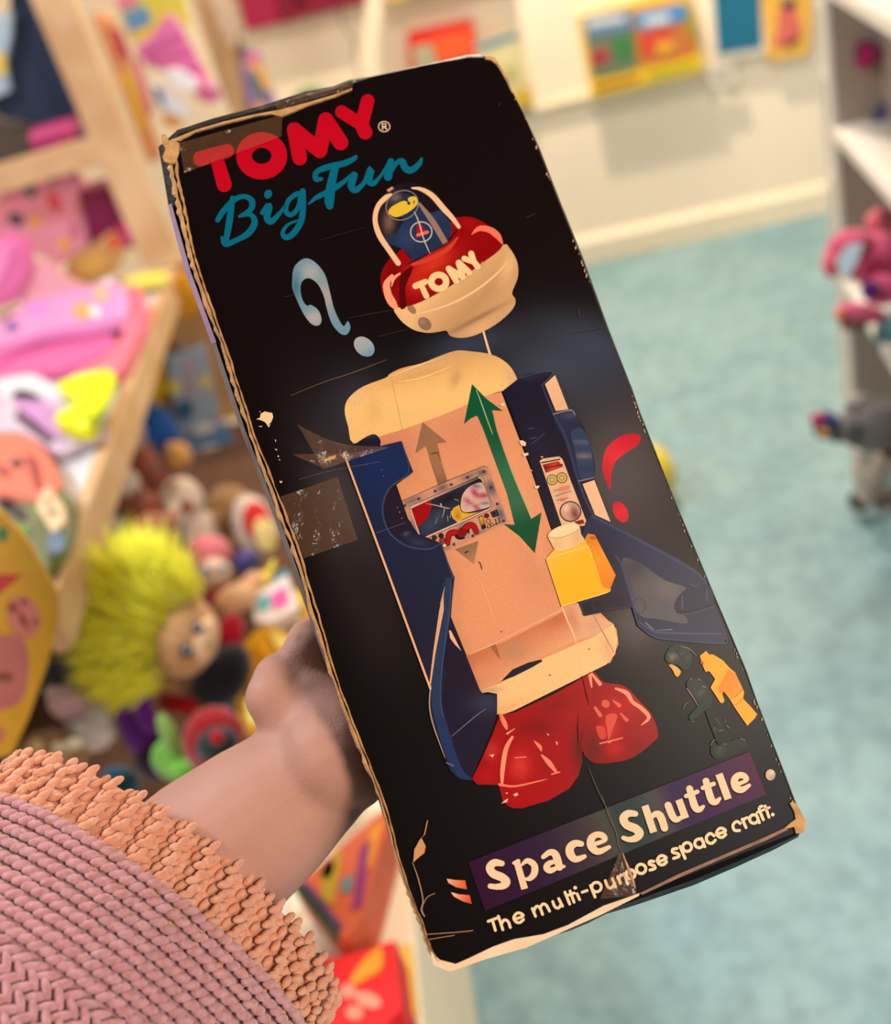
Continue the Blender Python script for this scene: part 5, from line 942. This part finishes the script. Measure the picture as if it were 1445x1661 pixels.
# --- hanging cards on the board behind the heap
pb = tp(-.3, 1.52, .7)
slab('duck_card', 'yellow card with black dots hanging under the shelf', 'card', [(236,560),(252,556),(264,600),(266,640),(250,668),(236,650),(224,610)], pb, -tdir, .03, (228,176,22), [('dot', oval(240,590,5), (40,30,20)), ('dot', oval(232,620,6,8), (60,40,20)), ('beige_patch', oval(228,640,8,14), (196,150,110))])
slab('blister_card', 'pale blue blister card with yellow blocks behind the heap', 'card', [(268,580),(330,560),(348,640),(362,720),(300,740),(284,680)], pb, -tdir, .03, (160,172,186), [('yellow_block', [(270,622),(290,616),(294,634),(276,640)], (232,206,70)), ('yellow_block', [(322,614),(338,608),(342,626),(328,632)], (228,204,90)), ('grey_figure', [(296,590),(312,586),(318,640),(304,646)], (176,156,160))], smooth=False, bev=.03)
slab('blister_card', 'blue toy blister card close to the box edge', 'card', [(300,720),(366,690),(396,760),(388,800),(340,806),(318,770)], pb - tdir * .08, -tdir, .03, (96,132,170), [('teal_part', oval(300,665,14,16), (40,92,112)), ('white_part', oval(330,695,18,8,-10), (214,210,200)), ('blue_figure', [(330,760),(360,740),(376,780),(340,796)], (20,84,156)), ('white_part', oval(340,728,16,6,-10), (220,216,206)), ('yellow_part', oval(322,746,7), (210,200,120)), ('dark_part', oval(384,762,10,16), (70,76,84))], smooth=False, bev=.03)
slab('yellow_banner', 'amber yellow packet hanging high behind the shelf edge', 'packet', [(262,470),(300,440),(330,500),(300,520),(276,560),(262,520)], pb + UP * .05, -tdir, .03, (214,150,20), [('grey_stripe', [(282,500),(292,496),(300,560),(290,564)], (170,140,110))], smooth=False, bev=.03)
# --- things on the near end of the low table
TT = .515
slab('toy_box_stripes', 'bright striped cardboard box lying open side down on the table', 'box', [(474,1436),(530,1392),(590,1340),(640,1296),(612,1400),(590,1480),(566,1520),(548,1526)], (0,0,.565), UP, .06, (206,92,56), [('yellow_stripe', [(520,1412),(556,1380),(540,1470),(524,1460)], (184,150,30)), ('pink_stripe', oval(533,1412,9,18,20), (206,46,96)), ('purple_stripe', [(586,1376),(602,1362),(588,1470),(572,1480)], (140,40,110)), ('teal_stripe', [(556,1428),(574,1420),(570,1446),(552,1450)], (100,130,130)), ('orange_stripe', [(600,1352),(622,1330),(606,1400),(596,1410)], (226,140,40)), ('green_edge', [(474,1440),(484,1434),(552,1518),(546,1530)], (34,62,22), .006), ('blue_edge', [(490,1436),(500,1434),(556,1504),(548,1512)], (74,50,96), .004)], smooth=False, bev=.02)
slab('plastic_cup', 'small white plastic cup lid beside the striped box', 'cup', oval(572,1498,27,25), (0,0,.54), UP, .025, (226,204,172), [('hollow', oval(576,1502,16,15), (196,166,128), .001)], bev=.1)
slab('gift_box', 'bright red gift box with a gold print on the table end', 'box', [(468,1566),(560,1548),(640,1524),(652,1638),(600,1690),(500,1720),(480,1640)], (0,0,.575), UP, .07, (222,6,10), [('gold_print', [(570,1590),(590,1560),(618,1538),(620,1570),(600,1586),(576,1598)], (236,140,24)), ('pink_print', oval(566,1610,14,12), (236,130,104)), ('pink_print', oval(598,1624,22,12,20), (238,140,110)), ('pink_print', oval(576,1644,14,12), (240,130,100)), ('dark_print', [(520,1570),(530,1566),(528,1620),(518,1624)], (130,0,6)), ('pale_side', [(470,1572),(480,1574),(478,1620),(468,1612)], (230,130,110))], smooth=False, bev=.02)
slab('yellow_book', 'thin yellow card standing along the red box side', 'card', [(648,1532),(664,1528),(674,1640),(662,1650)], (0,0,.525), UP, .012, (236,190,76), smooth=False, bev=.02)
heap('lime_ball', 'yellow-green soft ball on the table under the forearm', 'ball', [('ball', 432, 1530, 0, (22, 20, 20), 0, (156,148,30)), ('patch', 444, 1538, -.01, (12, 9, 12), 0, (176,168,60))], .54)
slab('white_packet', 'white crumpled packet under the forearm', 'packet', [(420,1500),(440,1470),(462,1455),(458,1500),(440,1520)], (0,0,.53), UP, .02, (236,232,226))
# ------------------------------------------------------------------ back wall: books and pictures
WN = np.array([0, -1.0, 0])
def wp(d): return np.array([0, WY - d, 0])
def wslab(name, label, cat, outline, d, thick, rgb, parts=(), **kw): return slab(name, label, cat, outline, wp(d), WN, thick, rgb, parts, smooth=False, **kw)
wslab('wall_box', 'maroon flat box hanging at the top of the back wall', 'box', [(372,-50),(400,50),(590,4),(575,-90)], .07, .07, (164,24,66), [('dark_panel', [(440,-40),(455,38),(588,4),(575,-60)], (128,14,48)), ('print', [(474,2),(500,-4),(500,2),(478,8)], (160,190,200))], bev=.0)
wslab('wall_book', 'yellow-edged book at the top edge of the back wall', 'book', [(620,-60),(628,2),(830,-50),(820,-110)], .10, .08, (214,186,110), [('spine', [(628,-4),(660,-12),(662,-4),(630,4)], (226,190,80))], bev=.0)
wslab('wall_book', 'red picture book with orange lettering on the back wall', 'book', [(660,54),(764,32),(776,110),(760,130),(670,150)], .06, .05, (222,46,34), [('orange_title', [(700,62),(760,48),(768,92),(712,104)], (236,94,46)), ('picture', [(668,76),(700,70),(712,112),(676,124)], (176,170,140))], bev=.0)
wslab('wall_book', 'cream picture book with blue top and yellow base beside the red one', 'book', [(770,72),(836,50),(864,164),(838,182),(790,180)], .06, .05, (226,212,160), [('blue_top', [(772,72),(836,51),(839,62),(775,84)], (92,140,170)), ('yellow_base', [(830,150),(858,138),(864,164),(838,180)], (214,176,54)), ('picture', [(816,110),(836,104),(842,130),(822,136)], (190,180,120))], bev=.0)
led = thing('picture_ledge', 'narrow cream picture ledge along the back wall', 'shelf', (0.1, WY - .03, hit(905, 170, wp(.03), WN)[2]))
zl = hit(905, 172, wp(.03), WN)[2]
MB().box((0.0, WY - .012, zl), (2.9, .024, .012)).build('ledge_board', CREAMB, led); MB().box((0.0, WY - .024, zl + .006), (2.9, .004, .014)).build('lip', CREAMB, led)
wslab('book_rack', 'yellow wall rack holding two bright picture books', 'rack', [(936,28),(960,156),(1140,112),(1118,-20)], .055, .05, (230,188,50), [('front_bar', [(957,132),(1137,86),(1140,112),(960,156)], (236,196,40), .03), ('title_strip', [(964,138),(1034,121),(1036,127),(967,145)], (176,84,30), .032), ('green_strip', [(1050,116),(1124,97),(1126,104),(1054,123)], (176,178,40), .032)], bev=.0, base='back_plate')
wslab('picture_book', 'left of the two books in the yellow rack, blue sky and red garden', 'book', [(946,26),(1022,14),(1034,112),(962,128)], .075, .015, (112,128,104), [('sky', [(946,26),(1022,14),(1024,46),(950,58)], (104,146,190)), ('white_title', [(952,32),(1012,22),(1014,34),(954,44)], (226,222,214), .004), ('red_flowers', [(956,84),(984,76),(990,100),(960,108)], (176,60,66)), ('green_bush', [(990,62),(1022,56),(1028,92),(998,98)], (70,132,76))], bev=.0)
wslab('picture_book', 'right of the two books in the yellow rack, blue sky over orange field', 'book', [(1028,20),(1112,4),(1128,88),(1040,110)], .075, .015, (206,120,60), [('sky', [(1030,20),(1112,4),(1116,32),(1034,50)], (84,150,206)), ('cloud', [(1044,30),(1084,22),(1086,34),(1048,42)], (232,236,240), .004), ('red_field', [(1036,56),(1086,46),(1094,78),(1040,90)], (222,70,60)), ('yellow_field', [(1062,70),(1090,64),(1094,80),(1066,88)], (244,180,50), .004), ('green_edge', [(1112,14),(1118,12),(1124,56),(1116,60)], (150,164,40))], bev=.0)
wslab('teal_picture', 'plain teal picture panel with a white border on the back wall', 'picture', [(1150,-40),(1160,98),(1244,86),(1236,-60)], .04, .035, (230,222,208), [('teal_print', [(1156,-40),(1164,88),(1236,76),(1230,-60)], (22,108,140), .003)], bev=.0)
wslab('label_card', 'small white label card under the teal panel', 'card', [(1142,106),(1186,98),(1196,138),(1150,146)], .05, .006, (226,214,196), [('print_lines', [(1154,118),(1182,112),(1184,128),(1158,132)], (190,176,166), .001)], bev=.0)
wslab('orange_poster', 'orange poster with a pink figure beside the white shelving', 'poster', [(1232,-30),(1246,98),(1312,88),(1318,-40)], .05, .045, (240,182,70), [('pink_figure', [(1262,20),(1284,6),(1296,30),(1298,60),(1280,74),(1254,74),(1262,46)], (222,106,96), .003), ('dark_hair', [(1264,2),(1290,-4),(1292,12),(1268,16)], (74,70,90), .003), ('dark_base', [(1272,72),(1296,58),(1298,66),(1276,78)], (50,30,40), .004)], bev=.0)
pl = at(500, 150, 4.0)
plush('pot_plant', 'small tuft of green leaves peeping over the box top', 'plant', [('leaf', 496, 152, 4.05, (16, 10, 8), -20, (110,150,84)), ('leaf', 512, 148, 4.06, (14, 9, 8), 25, (124,160,96)), ('leaf', 488, 162, 4.05, (12, 8, 8), 10, (96,140,76))])
cb_ = MB(); cb_.tube([hit(545, -40, wp(.008), WN), hit(552, 30, wp(.008), WN), hit(575, 70, wp(.008), WN), hit(588, 150, wp(.008), WN), hit(596, 420, wp(.008), WN)], .004, 6)
tag(cb_.build('wall_cable', cm((206,190,160), .5), smooth=True), 'thin cream cable running down the wall behind the box', 'cable')
# ------------------------------------------------------------------ right side: white shelving with soft toys
XS = 0.42
XN = np.array([-1.0, 0, 0])
def ons(px, py, x=XS): return hit(px, py, (x, 0, 0), XN)
WH = mat('white_enamel', (232, 224, 212), 0.35, var=0.04)
GREY = mat('grey_panel', (160, 144, 130), 0.6, var=0.06, scale=6)
us = thing('shelving_unit', 'white open shelving unit along the right side of the aisle', 'shelf', (XS + .2, 1.9, 0))
yB = ons(1368, 500)[1]; yA = ons(1338, 300)[1]
for nm, y, w2 in (('post', yB, .035), ('post', yA, .022)): MB().box((XS + .018, y, .85), (w2, w2, 1.7)).build(nm, WH, us)
MB().box((XS + .30, yB, .85), (.03, .03, 1.7)).build('post', WH, us); MB().box((XS + .34, yA, .85), (.03, .03, 1.7)).build('post', WH, us)
for px, py in ((1352, 32), (1356, 152), (1354, 310)):
    z = ons(px, py)[2]; MB().box((XS + .16, (yA + yB) / 2, z), (.30, abs(yA - yB), .022)).build('shelf_board', WH, us)
z1 = ons(1400, 272)[2]; z0 = ons(1400, 20)[2]; z2 = ons(1428, 562)[2]
for z in (z1, z0, z2): MB().box((XS + .05, yB - .62, z), (.10, 1.2, .022)).build('shelf_board', WH, us)
MB().box((XS + .11, yB - .62, .95), (.02, 1.24, 1.5)).build('back_panel', GREY, us)
MB().box((XS + .16, yB - .015, .85), (.30, .012, 1.7)).build('end_panel', GREY, us)
MB().box((XS + .018, yB - 1.2, .85), (.035, .035, 1.7)).build('post', WH, us)
def rz(px, py, x=XS + .04): return depth(ons(px, py, x))
def rslab(name, label, cat, outline, x, thick, rgb, parts=(), **kw): return slab(name, label, cat, outline, (x, 0, 0), XN, thick, rgb, parts, **kw)
def endslab(name, label, cat, outline, thick, rgb, parts=(), **kw): return slab(name, label, cat, outline, (0, yB - .05, 0), np.array([0, -1.0, 0]), thick, rgb, parts, **kw)
endslab('heart_pendant', 'magenta heart decoration on the grey shelving end', 'ornament', [(1390,86),(1400,70),(1418,70),(1434,88),(1420,106),(1394,112)], .03, (120,40,74), [('bright_lobe', oval(1402,92,11,20,15), (176,24,104))])
endslab('picture_card', 'dark blue framed picture card on the right shelving', 'card', [(1400,228),(1430,170),(1470,166),(1480,290),(1440,280)], .02, (70,78,110), [('yellow_picture', [(1418,234),(1434,200),(1446,210),(1436,250)], (214,190,110)), ('pink_picture', [(1436,196),(1460,180),(1466,210),(1444,216)], (226,130,120))], smooth=False)
endslab('green_packet', 'pale green packet at the top right corner', 'packet', [(1428,-30),(1480,-30),(1480,24),(1440,18)], .03, (132,166,92), smooth=False)
zk = rz(1410, 420, XS - .02)
plush('plush_octopus', 'bright pink soft toy with a white paper tag', 'soft toy', [('body', 1420, 420, zk, (48, 44, 40), 0, (216,84,124)), ('head', 1380, 400, zk - .02, (40, 28, 30), -10, (222,92,128)), ('flower', 1430, 360, zk + .02, (26, 24, 18), 0, (222,110,124)), ('flower_centre', 1434, 352, zk - .03, (10, 8, 8), 0, (130,50,60)), ('foot', 1352, 424, zk - .02, (18, 26, 18), 10, (226,96,120)), ('eye_patch', 1412, 470, zk - .06, (16, 16, 10), 20, (94,34,116)), ('arm', 1430, 470, zk - .03, (32, 26, 24), 0, (222,90,136)), ('base', 1390, 392, zk - .04, (14, 8, 8), -30, (240,190,190))], 'soft toys on the right shelf')
tg = at(1374, 424, zk - .07)
slab('swing_tag', 'pale blue-white paper tag on the pink soft toy', 'tag', [(1356,420),(1376,396),(1400,394),(1392,420),(1378,448),(1360,440)], tg, unit(CAMP - tg), .002, (196,220,230), smooth=False, bev=0)
zk2 = rz(1400, 510, XS - .03)
plush('plush_flamingo', 'pink soft arm with a brown foot sticking out below the pink toy', 'soft toy', [('arm', 1396, 508, zk2, (42, 17, 18), 8, (230,106,142)), ('foot', 1384, 526, zk2 - .01, (22, 11, 14), 0, (130,76,70)), ('cuff', 1362, 512, zk2 - .02, (9, 9, 9), 0, (226,130,60))], 'soft toys on the right shelf')
plush('teal_ball', 'large dark teal ball at the right edge', 'ball', [('ball', 1458, 540, rz(1458, 540), (38, 44, 38), 0, (64,112,128)), ('valve', 1428, 522, rz(1458, 540) - .03, (5, 5, 4), 0, (120,160,170))], soft=False)
ze = rz(1420, 690, XS - .03)
plush('plush_elephant', 'grey soft elephant poking out from the lower right shelf', 'soft toy', [('body', 1418, 690, ze, (58, 44, 44), 0, (128,122,118)), ('ear', 1392, 654, ze - .02, (24, 16, 12), -15, (176,168,160)), ('head', 1370, 696, ze - .03, (24, 22, 24), 0, (120,114,112)), ('eye', 1374, 652, ze - .05, (7, 5, 5), 0, (226,220,212))], 'soft toys on the right shelf')
plush('plush_parrot', 'small blue, pink and yellow bird toy held at the elephant\'s trunk', 'soft toy', [('body', 1340, 690, ze - .04, (22, 24, 20), 0, (50,60,120)), ('wing', 1326, 680, ze - .06, (12, 11, 9), 0, (206,50,96)), ('beak', 1336, 702, ze - .06, (11, 8, 8), 10, (222,160,40)), ('tail', 1356, 700, ze - .03, (8, 20, 10), 0, (26,60,54))], 'soft toys on the right shelf')
zw = rz(1410, 770, XS - .01)
plush('plush_donkey', 'pale grey soft toy hanging below the elephant', 'soft toy', [('body', 1412, 760, zw, (30, 44, 28), 0, (186,172,158)), ('head', 1398, 732, zw - .03, (14, 12, 12), 0, (226,216,204)), ('maroon_bow', 1440, 732, zw - .02, (20, 14, 14), 0, (90,46,56)), ('leg', 1404, 800, zw, (14, 20, 12), 0, (190,176,160))], 'soft toys on the right shelf')
zt = rz(1392, 812, XS - .03)
plush('plush_monkey', 'dark grey soft toy with a mustard scarf hanging lowest at the right', 'soft toy', [('head', 1394, 812, zt, (18, 18, 16), 0, (58,52,50)), ('scarf', 1418, 802, zt - .01, (14, 7, 9), 20, (206,160,60)), ('body', 1440, 808, zt + .02, (26, 20, 20), 0, (110,100,92)), ('tail', 1440, 830, zt + .02, (12, 22, 10), -15, (214,200,184))], 'soft toys on the right shelf')
fd = onz(1372, 640, 0)
by = onz(1070, 850, 0)
pz = at(1058, 772, depth(onz(1058, 850, 0)) - .05)
plush('yellow_balloon', 'bright yellow ball on the floor behind the box', 'ball', [('ball', 1040, 775, depth(onz(1045, 800, .05)), (56, 60, 56), 0, (244,214,60)), ('valve', 1050, 730, depth(onz(1045, 800, .05)) - .06, (5, 4, 4), 0, (226,190,40))], soft=False, floor=0)
# keep bookkeeping tidy
for o in SC.objects:
    if '_o' in o: del o['_o']
